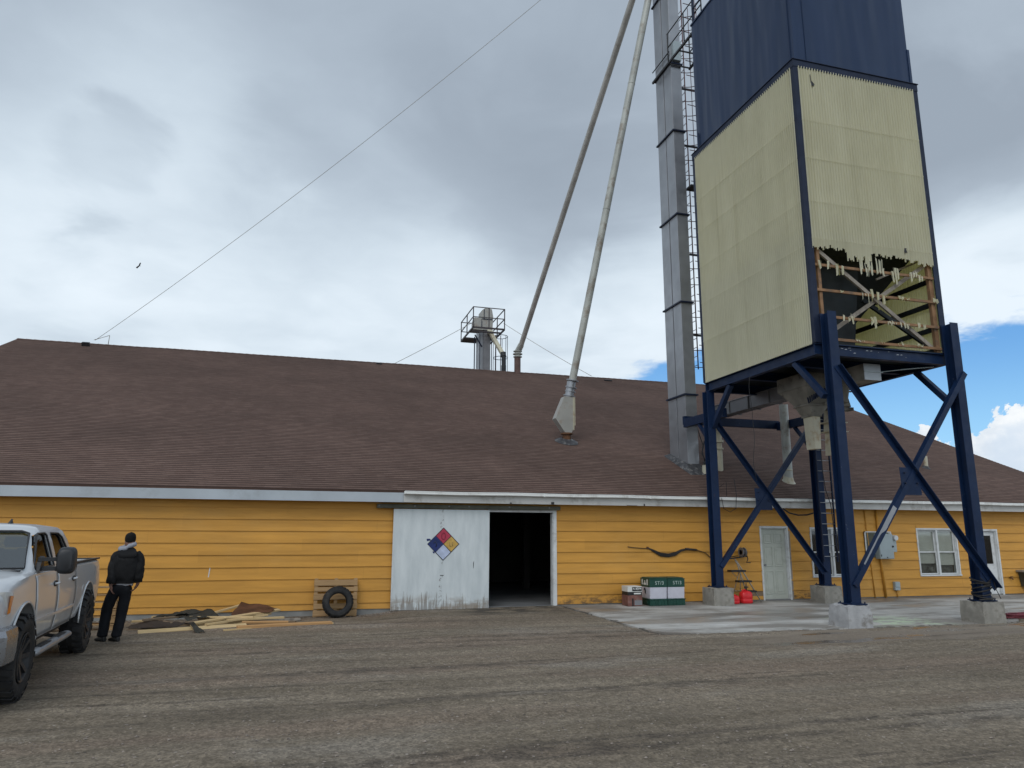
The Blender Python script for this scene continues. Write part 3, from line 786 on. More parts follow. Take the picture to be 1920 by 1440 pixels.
# torn soffit edge and old bracket above the door
mb = MB(); mb.box(6.28, 6.36, EY - .004, EY + .011, 2.60, 2.66); mb.box(5.15, 5.2, EY - .002, EY + .011, 2.60, 2.63); mb.box(8.95, 8.98, EY - .003, EY + .011, 2.598, 2.65); mb.box(8.45, 8.75, EY - .0025, EY + .011, 2.597, 2.606)
explode(mb.build('bracket', M['black'], house))
# sliding door, its rail and frame
mb = MB(); mb.box(1.78, 6.62, WY - .16, WY - .03, 2.455, 2.555); mb.box(1.80, 6.60, WY - .175, WY - .16, 2.455, 2.475)
rail = mb.build('door_rail', M['elec_d'], house, bevel=.004)
mb = MB()
for x in (1.83, 2.72, 3.6, 4.12, 5.2, 6.3): mb.cone((x, WY - .16, 2.515), (x, WY - .185, 2.515), .022, .022, 10)
explode(mb.build('rail_bolt', M['galv_dark'], rail))
mb = MB(); mb.box(2.21, 4.665, WY - .145, WY - .095, -.01, 2.435)
mb.box(2.20, 2.235, WY - .151, WY - .094, -.012, 2.437); mb.box(4.642, 4.672, WY - .151, WY - .094, -.012, 2.437); mb.box(2.236, 4.641, WY - .149, WY - .096, 2.41, 2.436)
sd = thing('tmp', None, None); bpy.data.objects.remove(sd)
def rooted(o, x, y, z):
    """moves an object's own origin to (x,y,z) so that its pattern is laid out from there"""
    b = Vector(root_of(o)['base']); v = Vector((x, y, z)) - b
    o.data.transform(Matrix.Translation(-v)); o.location = v; return o
sdoor = rooted(mb.build('sliding_door', M['door'], house), 3.45, WY, 0)
def sub(mb, name, m, parent, **k):
    """child of a part that has been given its own origin"""
    b = Vector(root_of(parent)['base']); o = mb.build(name, m, None, **k)
    o.data.transform(Matrix.Translation(-(b + parent.location))); o.parent = parent; return o
cx, cz, hd, yd = 3.475, 1.575, .40, WY - .151
def quad(cx_, cz_, h, y0, y1):
    return [(cx_, y0, cz_ + h), (cx_ + h, y0, cz_), (cx_, y0, cz_ - h), (cx_ - h, y0, cz_)]
mb = MB(); mb.prism(quad(cx, cz, hd + .013, yd, 0), (0, .006, 0)); sub(mb, 'hazard_diamond', M['ink_k'], sdoor, label='painted hazard diamond in red, blue, yellow and white')
for nm, ddx, ddz, m in (('red_quarter', 0, 1, 'd_red'), ('blue_quarter', -1, 0, 'd_blue'), ('yellow_quarter', 1, 0, 'd_yel'), ('white_quarter', 0, -1, 'd_wht')):
    mb = MB(); mb.prism(quad(cx + ddx * hd / 2, cz + ddz * hd / 2, hd / 2 - .013 + (.012 if nm == 'blue_quarter' else 0), yd - .003, 0), (0, .004, 0)); sub(mb, nm, M[m], sdoor)
# worn numerals in the quarters
mb = MB(); y0 = yd - .0055
mb.tube([(cx + .052 * math.cos(a * math.pi / 8), y0, cz + hd / 2 + .082 * math.sin(a * math.pi / 8)) for a in range(16)], .011, 6, closed=True); sub(mb, 'worn_numeral', M['d_dark'], sdoor)
mb = MB(); mb.tube([(cx - hd / 2 - .05, y0, cz + .02), (cx - hd / 2 - .01, y0, cz + .06), (cx - hd / 2 + .03, y0, cz + .01), (cx - hd / 2 + .01, y0, cz - .07)], .012, 6); sub(mb, 'worn_numeral', M['d_dblue'], sdoor)
mb = MB(); mb.tube([(cx + hd / 2 - .04, y0, cz + .05), (cx + hd / 2 - .045, y0, cz - .04), (cx + hd / 2, y0, cz - .06)], .010, 6); mb.tube([(cx + hd / 2 + .03, y0, cz + .06), (cx + hd / 2 + .035, y0, cz - .05)], .010, 6); sub(mb, 'worn_numeral', M['d_dyel'], sdoor)
mb = MB(); mb.prism([(cx - hd - .03, yd + .002, cz + .13), (cx - hd + .06, yd + .002, cz + .13), (cx - hd + .08, yd + .002, cz + .09), (cx - hd - .02, yd + .002, cz + .07)], (0, .004, 0))
mb.prism([(cx - hd / 2 - .07, yd + .002, cz - .18), (cx - hd / 2 - .01, yd + .002, cz - .19), (cx - hd / 2 - .03, yd + .002, cz - .235), (cx - hd / 2 - .06, yd + .002, cz - .22)], (0, .004, 0)); explode(sub(mb, 'paint_smear', M['d_blue'], sdoor))
mb = MB(); mb.prism([(4.255, yd + .001, 1.10), (4.275, yd + .001, 1.16), (4.27, yd + .001, 1.0), (4.26, yd + .001, .96)], (0, .004, 0)); mb.box(3.41, 3.50, yd + .001, yd + .006, .80, .815)
explode(sub(mb, 'gouge', M['ink_k'], sdoor))
mb = MB(); mb.box(6.462, 6.55, WY - .045, WY + .02, .0, 2.46); mb.box(4.67, 6.55, WY - .043, WY + .02, 2.392, 2.452); mb.box(6.44, 6.462, WY - .02, WY + .16, 0, 2.39)
mb.build('door_frame', M['white'], house, bevel=.004)
# panelled door
def casing(x0, x1, z0, z1, wd, sill=False, name='frame', m='white', parent=None):
    mb = MB(); y0, y1 = WY - .042, WY + .01
    mb.box(x0 - wd, x0, y0, y1, z0, z1); mb.box(x1, x1 + wd, y0, y1, z0, z1); mb.box(x0 - wd, x1 + wd, y0 - .002, y1, z1, z1 + wd)
    if sill: mb.box(x0 - wd - .01, x1 + wd + .01, y0 - .02, y1, z0 - wd * .9, z0)
    mb.box(x0, x0 + .02, y1 - .02, WY + .15, z0, z1); mb.box(x1 - .02, x1, y1 - .02, WY + .15, z0, z1); mb.box(x0 + .02, x1 - .02, y1 - .02, WY + .15, z1 - .02, z1)
    return mb.build(name, M[m], parent, bevel=.004)
mb = MB(); dx0, dx1 = 12.862, 13.668; yb = WY + .055
mb.box(dx0, dx1, yb, yb + .04, .02, 2.008)
door = mb.build('door', M['pdoor'], house, 'grey green six panel door')
mb = MB(); cxs = ((dx0 + .11, dx0 + .36), (dx1 - .36, dx1 - .11))
for a, b in cxs:
    for z0, z1 in ((.18, .80), (.95, 1.50), (1.60, 1.86)):
        for (p, q) in (((a, z0), (b, z0)), ((b, z0), (b, z1)), ((b, z1), (a, z1)), ((a, z1), (a, z0))):
            mb.bar((p[0], yb - .002, p[1]), (q[0], yb - .002, q[1]), .022, .022, up=(0, 1, 0))
        mb.frustum((0, 0, 0, 0), 0, (0, 0, 0, 0), 0) if False else mb.box(a + .045, b - .045, yb - .009, yb + .002, z0 + .045, z1 - .045)
mb.build('door_panel', M['pdoor'], door, bevel=.004)
mb = MB(); mb.tube([(dx0 + .07, yb, .98), (dx0 + .07, yb - .045, .98), (dx0 + .07, yb - .075, .98)], [.014, .014, .030], 12); mb.build('handle', M['galv_dark'], door, sharp=40)
fr = casing(12.84, 13.69, 0, 2.03, .055, parent=door)
mb = MB(); mb.box(12.80, 13.73, WY - .03, WY + .15, .005, .02); mb.build('threshold', M['galv_dark'], door)
# windows
def window(x0, x1, z0, z1, dark, label):
    mb = MB(); y0, y1 = WY - .042, WY + .012; wd = .05
    fr = casing(x0, x1, z0, z1, wd, True, 'window', 'white', house); fr['label'] = label
    xm = (x0 + x1) / 2; ym = WY + .02
    mb = MB(); mb.box(xm - .035, xm + .035, WY - .03, WY + .08, z0, z1)
    for a, b in ((x0 + .02, xm - .035), (xm + .035, x1 - .02)):
        zm = (z0 + z1) / 2 + .0
        for (c0, c1, yy) in ((z0 + .005, zm + .02, ym), (zm - .02, z1 - .02, ym + .03)):
            s_ = .038
            mb.box(a, a + s_, yy, yy + .028, c0, c1); mb.box(b - s_, b, yy, yy + .028, c0, c1); mb.box(a + s_, b - s_, yy, yy + .028, c0, c0 + s_); mb.box(a + s_, b - s_, yy, yy + .028, c1 - s_, c1)
    mb.build('sash', M['white'], fr, bevel=.003)
    mb = MB()
    for a, b in ((x0 + .05, xm - .06), (xm + .06, x1 - .05)):
        zm = (z0 + z1) / 2
        mb.box(a, b, ym + .012, ym + .016, z0 + .03, zm); mb.box(a, b, ym + .042, ym + .046, zm, z1 - .04)
    mb.build('pane', M['glass_dark' if dark else 'glass'], fr)
    return fr
w1 = window(14.55, 16.02, .66, 2.01, True, 'dark twin sash window behind the back tower leg')
w2 = window(18.44, 19.92, .65, 2.01, False, 'white twin sash window with a pale blind')
mb = MB()
for a, b in ((18.50, 19.14), (19.22, 19.86)): mb.box(a, b, WY + .085, WY + .09, .98 if a < 19 else .93, 2.0)
mb.box(18.46, 19.9, WY + .22, WY + .235, .62, 1.33)
mb.build('blind', M['blind'], w2)
mb = MB(); mb.box(18.5, 19.88, WY + .16, WY + .2, .95, 1.0); mb.box(18.52, 19.12, WY + .15, WY + .21, .66, .95); mb.cone((18.95, WY + .14, .66), (18.95, WY + .14, .88), .11, .08); mb.box(19.25, 19.86, WY + .15, WY + .2, .66, 1.02)
mb.build('shelf', M['clutter'], w2)
MB().box(14.45, 16.1, WY + .5, WY + .52, .5, 2.2).build('blind', M['hopper_in'], w1)  # dark sheet, not a blind: stands in for the unlit room behind the glass
# half glazed door
fr3 = casing(20.70, 21.56, 0, 1.985, .06, name='glazed_door', parent=house); fr3['label'] = 'white half glazed door at the right end'
mb = MB(); a, b = 20.725, 21.535; yb = WY + .05
mb.box(a, b, yb, yb + .04, .02, .95); mb.box(a, a + .12, yb, yb + .04, .95, 1.96); mb.box(b - .12, b, yb, yb + .04, .95, 1.96); mb.box(a + .12, b - .12, yb, yb + .04, 1.84, 1.96)
mb.box(a + .10, b - .10, yb - .012, yb, .925, .955); mb.box(a + .12, b - .12, yb - .006, yb, .60, .615)
mb.build('door_leaf', M['white'], fr3, bevel=.004)
MB().box(a + .12, b - .12, yb + .015, yb + .02, .95, 1.84).build('pane', M['glass_dark'], fr3)
MB().box(20.6, 21.65, WY + .6, WY + .62, 0, 2.1).build('dark_backing', M['hopper_in'], fr3)  # near-black sheet standing in for the dark interior behind the door pane
# patches and marks on the siding
mb = MB(); mb.bar((-2.017, WY - .026, .755), (-1.995, WY - .026, 1.035), .022, .004, up=(0, 1, 0)); mb.build('batten', M['white'], house)
mb = MB(); mb.prism([(12.30, WY - .025, .035), (12.80, WY - .025, .035), (12.80, WY - .025, .262), (12.33, WY - .025, .255)], (0, .004, 0)); mb.build('bare_board', M['pine_d'], house)
MB().box(13.69 + .055, 13.80, WY - .035, WY - .01, .02, 1.95).build('door_trim', M['wood_grey'], house)
# conduits painted with the wall
for x, r, z0, z1 in ((16.95, .035, 0, 2.6), (16.55, .016, 0, 2.6)):
    if r < .02: mb = MB().tube([(16.62, WY - .045, z0), (16.58, WY - .045, 1.0), (16.50, WY - .045, z1)], r, 10)
    else: mb = MB().tube([(17.0, WY - .06, z0), (16.93, WY - .06, 1.2), (16.93, WY - .06, z1)], r, 12)
    mb.build('conduit', M['conduit'], house)
# ------------------------------------------------------------------ hopper tower on legs
HX0, HX1, HY0, HY1, HZ0, HZ1 = 10.88, 14.60, 13.24, 18.03, 6.13, 13.28
tower = thing('hopper_tower', 'tall navy steel hopper tower clad in cream corrugated sheet with a torn hole', 'tower', (12.7, 15.5, 0))
NB = M['navy']
LEGS = [(11.13, 13.08, 6.78), (14.57, 13.08, 6.80), (10.92, 17.90, 5.83), (14.37, 17.90, 5.83)]
for x, y, zt in LEGS:
    mb = MB(); mb.hbeam(x, y, .47, zt, .23, .26, .02)
    leg = mb.build('leg', NB, tower, bevel=.004)
    mb = MB(); mb.box(x - .20, x + .20, y - .20, y + .20, .447, .47)
    for i in (-1, 1):
        for j in (-1, 1): mb.cone((x + .165 * i, y + .165 * j, .47), (x + .165 * i, y + .165 * j, .505), .013, .013, 6)
    mb.build('base_plate', NB, leg)
# perimeter beams under the box
def ibeam_x(y, x0, x1, z0, z1, t=.02):
    mb = MB(); mb.box(x0, x1, y - .07, y + .07, z0, z0 + t); mb.box(x0, x1, y - .07, y + .07, z1 - t, z1); mb.box(x0, x1, y - t / 2, y + t / 2, z0 + t, z1 - t)
    return mb.build('beam', NB, tower, bevel=.003)
def ibeam_y(x, y0, y1, z0, z1, t=.02):
    mb = MB(); mb.box(x - .07, x + .07, y0, y1, z0, z0 + t); mb.box(x - .07, x + .07, y0, y1, z1 - t, z1); mb.box(x - t / 2, x + t / 2, y0, y1, z0 + t, z1 - t)
    return mb.build('beam', NB, tower, bevel=.003)
ibeam_x(HY0 + .075, HX0 + .002, HX1 - .002, 5.835, 6.10); ibeam_x(HY1 - .075, HX0, HX1, 5.835, 6.10)
ibeam_y(HX0 + .072, HY0 + .147, HY1 - .147, 5.834, 6.098); ibeam_y(HX1 - .072, HY0 + .147, HY1 - .147, 5.834, 6.098)
for y in (14.6, 16.3): ibeam_x(y, HX0 + .145, HX1 - .145, 5.87, 6.09)
mb = MB(); mb.box(HX0 + .02, HX1 - .02, HY0 + .02, HY1 - .02, 6.101, 6.125); mb.build('deck', M['hopper_in'], tower)
# paint chips on the front beam
mb = MB(); rnd = random.Random(3)
for k in range(14):
    x = 11.6 + rnd.random() ** 1.5 * 2.2; z = 5.93 + rnd.random() * .12; s_ = rnd.uniform(.01, .035); yy = HY0 + .062
    mb.prism([(x - s_, yy, z), (x + s_ * 1.4, yy, z + s_ * .2), (x + s_ * .6, yy, z + s_ * .8), (x - s_ * .4, yy, z + s_ * .6)], (0, .003, 0))
mb.build('paint_chips', M['galv'], tower)['kind'] = 'stuff'
# knee braces in the two side planes
for x in (HX0 + .09, HX1 - .09):
    MB().bar((x, 14.12, 5.83), (x, 13.2, 4.86), .13, .13).build('knee_brace', NB, tower, bevel=.004)
    MB().bar((x, 16.82, 5.83), (x, 17.8, 4.80), .13, .13).build('knee_brace', NB, tower, bevel=.004)
# X bracing, front and back
def xbrace(y, a, b, c_, d_, gz_, gx_):
    n = (0, 1, 0)
    ctr = Vector((gx_, y, gz_))
    for k, (p, q) in enumerate(((a, b), (c_, d_))):
        yy = y - .012 if k else y + .012
        mb = MB(); mb.angle((p[0], yy, p[1]), (q[0], yy, q[1]), .125, .016, (0, -1 if k else 1, 0)); br = mb.build('brace', NB, tower, bevel=.003)
    mb = MB(); mb.prism([(gx_ - .27, y - .004, gz_ + .20), (gx_ + .26, y - .004, gz_ + .20), (gx_ + .27, y - .004, gz_ - .40), (gx_ - .24, y - .004, gz_ - .40)], (0, .008, 0)); gp = mb.build('gusset_plate', NB, tower)
    mb = MB()
    for i in (-.16, .16):
        for j in (-.14, .08): mb.cone((gx_ + i, y - .05, gz_ + j), (gx_ + i, y + .01, gz_ + j), .017, .017, 6)
    mb.build('bolt', M['trim'], gp)
xbrace(12.93, (11.12, 5.50), (14.84, .70), (14.70, 5.58), (11.10, .82), 3.12, 12.80)
xbrace(17.76, (11.0, 4.92), (14.25, .78), (14.22, 4.98), (10.98, .98), 2.92, 12.42)
# bare metal strip where new paint was scraped off the lower front brace
mb = MB(); p = Vector((11.40, 12.93 - .0225, 1.235)); q = Vector((12.30, 12.93 - .0225, 2.455)); dv = (q - p).normalized(); nv = Vector((-dv.z, 0, dv.x))
L = (q - p).length; up = []; lo = []
for k in range(25):
    t_ = k / 24; wv = .020 + .055 * sm(.50, .62, t_) + .008 * fb(k * .9, 2.2)
    up.append(p + dv * L * t_ + nv * .058); lo.append(p + dv * L * t_ + nv * (.058 - .016 - wv * (1.25 if t_ > .6 else 1)))
mb.prism([tuple(v) for v in up + lo[::-1]], (0, .004, 0)); mb.build('scraped_patch', M['galv'], tower, 'pale unpainted strip on the lower front brace')
# corner trim, top band
T = M['trim']
for x, y, n in ((HX0, HY0, 0), (HX1, HY0, 1), (HX0, HY1, 2), (HX1, HY1, 3)):
    sx = 1 if x == HX0 else -1; sy = 1 if y == HY0 else -1
    mb = MB(); mb.box(min(x - sx * .012, x + sx * .15), max(x - sx * .012, x + sx * .15), min(y - sy * .012, y + sy * .004), max(y - sy * .012, y + sy * .004), HZ0 - .02, HZ1 - .02)
    mb.box(min(x - sx * .012, x + sx * .002), max(x - sx * .012, x + sx * .002), min(y + sy * .004, y + sy * .15), max(y + sy * .004, y + sy * .15), HZ0 - .02, HZ1 - .02)
    mb.build('corner_trim', T, tower)
mb = MB()
for x0, x1, y0, y1 in ((HX0 - .04, HX1 + .04, HY0 - .045, HY0 + .02), (HX0 - .04, HX1 + .04, HY1 - .02, HY1 + .045), (HX0 - .045, HX0 + .02, HY0 + .021, HY1 - .021), (HX1 - .02, HX1 + .045, HY0 + .021, HY1 - .021)):
    mb.box(x0, x1, y0, y1, HZ1 - .02, HZ1 + .0)
for x0, x1, y0, y1 in ((HX0 - .02, HX1 + .02, HY0 - .022, HY0 + .0), (HX0 - .02, HX1 + .02, HY1, HY1 + .022), (HX0 - .022, HX0, HY0 + .001, HY1 - .001), (HX1, HX1 + .022, HY0 + .001, HY1 - .001)):
    mb.box(x0, x1, y0, y1, HZ1 - .21, HZ1 - .021)
mb.build('top_band', T, tower, bevel=.004)
# corrugated cladding: courses of sheet, each lapped over the one below
PITCH, AMP, NP = .078, .025, 8
def corr(name, fixed, a0, a1, axis_, out_, courses, label=None, edge=None):
    """wavy sheet on a plane; axis_='x' runs along x on y=fixed, out_ = outward sign"""
    mb = MB(); n = int((a1 - a0) / PITCH * NP)
    for ci, (zt, zb) in enumerate(courses):
        rows = []
        zs = [zb, zb + .05, zb + (zt - zb) * .4, zb + (zt - zb) * .7, zt]
        for k in range(n + 1):
            a = a0 + (a1 - a0) * k / n; wv = AMP * math.sin(2 * math.pi * a / PITCH) + .002 * fb(a * 1.3, ci * 3.3)
            colv = []
            for z in zs:
                lap = .009 * max(0, 1 - (z - zb) / .05) + .002 * fb(a * .9, z * 1.1, 6.6)
                o_ = fixed + out_ * (wv + lap + .011)
                colv.append(mb.bm.verts.new((a, o_, z - (.012 if z == zb else 0)) if axis_ == 'x' else (o_, a, z - (.012 if z == zb else 0))))
            rows.append(colv)
        for A, B in zip(rows[:-1], rows[1:]):
            for j in range(4):
                f = mb.bm.faces.new((A[j], B[j], B[j + 1], A[j + 1])); f.smooth = True
    return mb.build(name, M['fiber'], tower, label, recalc=False)
full = [13.10, 11.65, 10.66, 9.55, 8.45, 7.30, 6.10]
pairs = list(zip(full[:-1], full[1:]))
corr('side_panel', HX0, HY0 + .10, HY1 - .10, 'y', -1, pairs, 'intact cream corrugated side')
corr('side_panel', HX1, HY0 + .10, HY1 - .10, 'y', 1, pairs)
corr('back_panel', HY1, HX0 + .10, HX1 - .10, 'x', 1, pairs)
corr('front_panel', HY0, HX0 + .10, HX1 - .10, 'x', -1, [(13.10, 11.65), (11.65, 10.66), (10.66, 9.55), (9.55, 8.62)], 'cream corrugated front, torn away at the bottom')
# ragged lower edge and shreds left on the girts
def shreds():
    mb = MB(); rnd = random.Random(8)
    n = int((HX1 - HX0 - .2) / PITCH * 4)
    def wave(a): return HY0 - AMP * math.sin(2 * math.pi * a / PITCH) - .014
    prev = None
    for k in range(n):
        a0 = HX0 + .10 + k * PITCH / 4; a1 = a0 + PITCH / 4
        u = (a0 - HX0) / (HX1 - HX0)
        base = 8.40 + .09 * fb(a0 * 2.2, 1.0) + .11 * fb(a0 * 9, 3.0) + .03 * math.sin(u * 5)
        if .28 < u < .47: base -= .16 + .42 * max(0, fb(a0 * 11, 5.0) + .25)
        if u < .12: base += .02 - .10 * max(0, fb(a0 * 14, 4))
        if u > .77: base -= .06 + .06 * fb(a0 * 15, 9)
        b = base + rnd.uniform(-.05, .03)
        for z0, z1 in ((8.64, (8.64 + b) / 2), ((8.64 + b) / 2, b)):
            f = mb.face([(a0, wave(a0), z0), (a1, wave(a1), z0), (a1, wave(a1), z1 + rnd.uniform(-.02, .02) * (z1 == b)), (a0, wave(a0), z1)], True)
    for zc, spots in ((7.99, ((.02, .10, .18, .2), (.17, .05, .1, .28), (.36, .20, .35, .2), (.62, .08, .16, .34), (.78, .14, .12, .22))),
                      (7.38, ((.17, .04, .05, .05), (.42, .12, .22, .42), (.36, .05, .1, .32), (.55, .03, .06, .06), (.66, .06, .07, .12), (.73, .03, .1, .12), (.97, .03, .18, .08))),
                      (6.75, ((.19, .09, .12, .16), (.40, .07, .12, .2), (.42, .025, .1, .62), (.53, .15, .06, .14), (.68, .05, .12, .16), (.80, .07, .08, .12))),
                      (6.22, ((.07, .05, .14, .02), (.16, .03, .1, .03), (.28, .06, .06, .02), (.46, .05, .14, .03), (.62, .04, .12, .04), (.78, .05, .08, .03)))):
        for u, wd, upz, dn in spots:
            a0 = HX0 + .14 + u * (HX1 - HX0 - .3); c_ = int(wd * 3.4 / (PITCH / 2)) + 1
            for k in range(c_):
                if rnd.random() < .3: continue
                p = a0 + k * PITCH / 2; q = p + PITCH * .42
                zt = zc + upz * rnd.uniform(.15, 1) * (1 if rnd.random() < .8 else .4); zb = zc - dn * rnd.uniform(.2, 1)
                l1 = rnd.uniform(-.02, .02); l2 = rnd.uniform(-.02, .02)
                mb.face([(p + l1, wave(p) - .012, zt), (q + l1, wave(q) - .012, zt - rnd.uniform(0, .05)), (q, wave(q) - .014, zc), (p, wave(p) - .014, zc)], True)
                mb.face([(p, wave(p) - .014, zc), (q, wave(q) - .014, zc), (q + l2 - .006, wave(q) - .022, zb + rnd.uniform(0, .06)), (p + l2 + .006, wave(p) - .022, zb)], True)
    o = mb.build('torn_shreds', M['fiber'], tower, 'ragged strips of broken cladding round the hole', recalc=False); o['kind'] = 'stuff'
shreds()
# framing seen through the hole
for z in (7.99, 7.38, 6.75, 6.22):
    MB().box(HX0 + .13, HX1 - .13, HY0 + .012, HY0 + .05, z - .032, z + .032).build('girt', M['wood_old'], tower, bevel=.003)
for z in (8.0, 7.4, 6.78, 6.24):
    MB().box(HX1 - .075, HX1 - .03, HY0 + .2, HY1 - .2, z - .06, z + .06).build('girt', M['hopper_in'], tower)
for x0, x1 in ((HX1 - .26, HX1 - .14), (HX0 + .26, HX0 + .34)):
    MB().box(x0, x1, HY0 + .052, HY0 + .14, 6.126, 8.6).build('stud', M['wood_old'], tower, bevel=.003)
MB().bar((11.15, HY0 + .10, 8.42), (14.25, HY0 + .10, 6.25), .09, .05, up=(0, 1, 0)).build('inner_brace', M['wood_grey'], tower)
MB().bar((14.45, HY0 + .16, 8.42), (11.25, HY0 + .16, 6.30), .09, .05, up=(0, 1, 0)).build('inner_brace', M['wood_grey'], tower)
MB().bar((12.55, HY0 + .30, 7.35), (14.35, HY0 + .30, 6.35), .10, .06, up=(0, 1, 0)).build('inner_brace', M['hopper_in'], tower)
MB().bar((13.2, HY0 + .5, 8.0), (14.3, HY0 + .3, 8.5), .05, .04, up=(0, 1, 0)).build('inner_brace', M['wood_grey'], tower)
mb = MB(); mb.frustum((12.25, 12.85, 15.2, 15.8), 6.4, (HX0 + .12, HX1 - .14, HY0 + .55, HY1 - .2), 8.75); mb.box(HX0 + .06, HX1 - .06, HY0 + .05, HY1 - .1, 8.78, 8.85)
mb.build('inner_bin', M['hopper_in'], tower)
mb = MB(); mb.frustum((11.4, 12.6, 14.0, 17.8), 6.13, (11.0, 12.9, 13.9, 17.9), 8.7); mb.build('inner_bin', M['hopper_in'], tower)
# hole punched in the front sheet near the top
mb = MB(); yy = HY0 - .036
mb.prism([(11.31, yy, 12.90), (11.33, yy, 12.92), (11.345, yy, 12.75), (11.43, yy, 12.66), (11.40, yy, 12.60), (11.34, yy, 12.62), (11.32, yy, 12.70)], (0, .004, 0)); mb.build('puncture', M['ink_k'], tower)
mb = MB(); mb.prism([(13.60, yy - .002, 8.55), (13.62, yy - .002, 8.66), (13.68, yy - .002, 8.66), (13.69, yy - .002, 8.54)], (0, .004, 0)); mb.build('puncture', M['ink_k'], tower)
# blue bin on top
BX0, BX1, BY0, BY1, BZ1 = 11.0, 14.53, 13.32, 17.93, 17.72
def dent(x, y, z): return .018 * fb(x * .8, z * .22, y * .8) + .010 * fb(x * 2.1 + 3, z * .5, y * 2.1)
mb = MB()
for (a, b, ax, fx, sg) in ((BX0, BX1, 'x', BY0, -1), (BX0, BX1, 'x', BY1, 1), (BY0, BY1, 'y', BX0, -1), (BY0, BY1, 'y', BX1, 1)):
    n, m_ = 30, 14; rows = []
    for i in range(n + 1):
        c_ = []
        for j in range(m_ + 1):
            u = a + (b - a) * i / n; z = HZ1 - .04 + (BZ1 - HZ1 + .04) * j / m_; e = min(1, 8 * min(i, n - i) / n)
            o_ = fx + sg * dent(u, fx, z) * e
            c_.append(mb.bm.verts.new((u, o_, z) if ax == 'x' else (o_, u, z)))
        rows.append(c_)
    for A, B in zip(rows[:-1], rows[1:]):
        for j in range(m_):
            f = mb.bm.faces.new((A[j], B[j], B[j + 1], A[j + 1])); f.smooth = True
mb.box(BX0 - .03, BX1 + .03, BY0 - .03, BY1 + .03, BZ1, BZ1 + .05)
mb.build('bin', M['bin'], tower, recalc=False)
mb = MB()
for x, y in ((BX0 + .34, BY0 - .012),): mb.box(x - .006, x + .006, y - .012, y, HZ1, BZ1)
for y in (BY0 + .12,): mb.box(BX0 - .024, BX0 - .008, y - .006, y + .006, HZ1, BZ1)
mb.box(BX1 - .02, BX1 + .05, BY0 - .02, BY0 + .12, HZ1, HZ1 + 1.05); mb.box(BX0 - .05, BX0 - .02, BY1 - .14, BY1 - .08, HZ1, HZ1 + .62)
mb.build('bin_seam', M['bin'], tower)
mb = MB()
for x, y in ((BX0 + .05, BY1 - .05), (BX0 + .05, 16.4), (BX0 + .05, 14.9), (BX0 + .05, BY0 + .05)): mb.box(x - .03, x + .03, y - .03, y + .03, BZ1 + .05, BZ1 + 1.15)
for z in (BZ1 + .6, BZ1 + 1.12): mb.box(BX0 + .03, BX0 + .07, BY0, BY1, z - .02, z + .02)
mb.build('roof_railing', M['trim'], tower)
# discharge hopper, spouts, conveyor
mb = MB(); mb.frustum((12.13, 12.72, 15.2, 15.75), 5.10, (11.93, 12.98, 15.0, 16.1), 5.50); mb.box(11.91, 13.0, 14.98, 16.12, 5.501, 5.86); mb.frustum((12.28, 12.55, 15.27, 15.70), 4.83, (12.13, 12.72, 15.2, 15.75), 5.06); mb.box(12.10, 12.75, 15.17, 15.78, 5.061, 5.099); mb.box(12.27, 12.56, 15.26, 15.71, 4.80, 4.829); mb.cone((12.95, 15.2, 5.15), (12.95, 15.2, 5.86), .28, .42, 18); mb.box(12.55, 13.3, 15.1, 15.5, 5.08, 5.15)
hop = mb.build('discharge_hopper', M['hopper'], tower, bevel=.006)
mb = MB(); mb.frustum((12.33, 12.50, 15.33, 15.66), 3.98, (12.31, 12.52, 15.30, 15.68), 4.80); mb.build('spout', M['cream'], hop, 'cream square spout under the hopper')
mb = MB(); mb.frustum((13.0, 13.36, 15.45, 15.80), 3.87, (13.02, 13.34, 15.45, 15.78), 4.45); mb.frustum((13.0, 13.3, 15.5, 15.8), 4.451, (13.02, 13.28, 15.5, 15.75), 5.08)
for z in (4.46, 4.70): mb.box(12.9, 13.46, 15.42, 15.86, z, z + .02)
mb.build('spout', M['cream'], hop)
mb = MB(); mb.box(12.9, 13.62, 15.35, 15.6, 5.02, 5.10); mb.frustum((13.1, 13.5, 15.3, 15.7), 5.102, (13.0, 13.35, 15.2, 15.8), 5.3); mb.box(13.2, 13.52, 15.2, 15.3, 5.48, 5.5)
mb.build('slide_gate', M['hopper'], hop)
mb = MB()
for k in range(10):
    a = random.Random(k).uniform(0, 6.28); mb.bar((11.95 + .05 * k, 15.0 - .02 * k, 5.2 + .03 * k), (11.9 + .05 * k, 14.9, 5.05 + .03 * k), .03, .03)
mb.build('gate_linkage', M['trim'], hop)
mb = MB(); mb.box(12.52, 12.88, 16.05, 20.25, 5.50, 5.86); mb.box(12.49, 12.91, 16.05, 20.25, 5.861, 5.885)
for y in (16.4, 17.3, 18.3, 19.3, 20.22): mb.box(12.47, 12.93, y, y + .035, 5.47, 5.862)
conv = mb.build('conveyor_trough', M['galv_dark'], tower, bevel=.004)
mb = MB(); mb.frustum((12.58, 12.80, 20.30, 20.52), 5.0, (12.52, 12.88, 20.2, 20.62), 5.47); mb.cone((12.69, 20.41, 3.78), (12.69, 20.41, 5.0), .15, .15, 16); mb.cone((12.69, 20.41, 4.72), (12.69, 20.41, 4.80), .20, .20, 16); mb.cone((12.69, 20.41, 4.5), (12.69, 20.41, 4.55), .19, .19, 16)
mb.build('drop_pipe', M['cream'], conv, sharp=40)
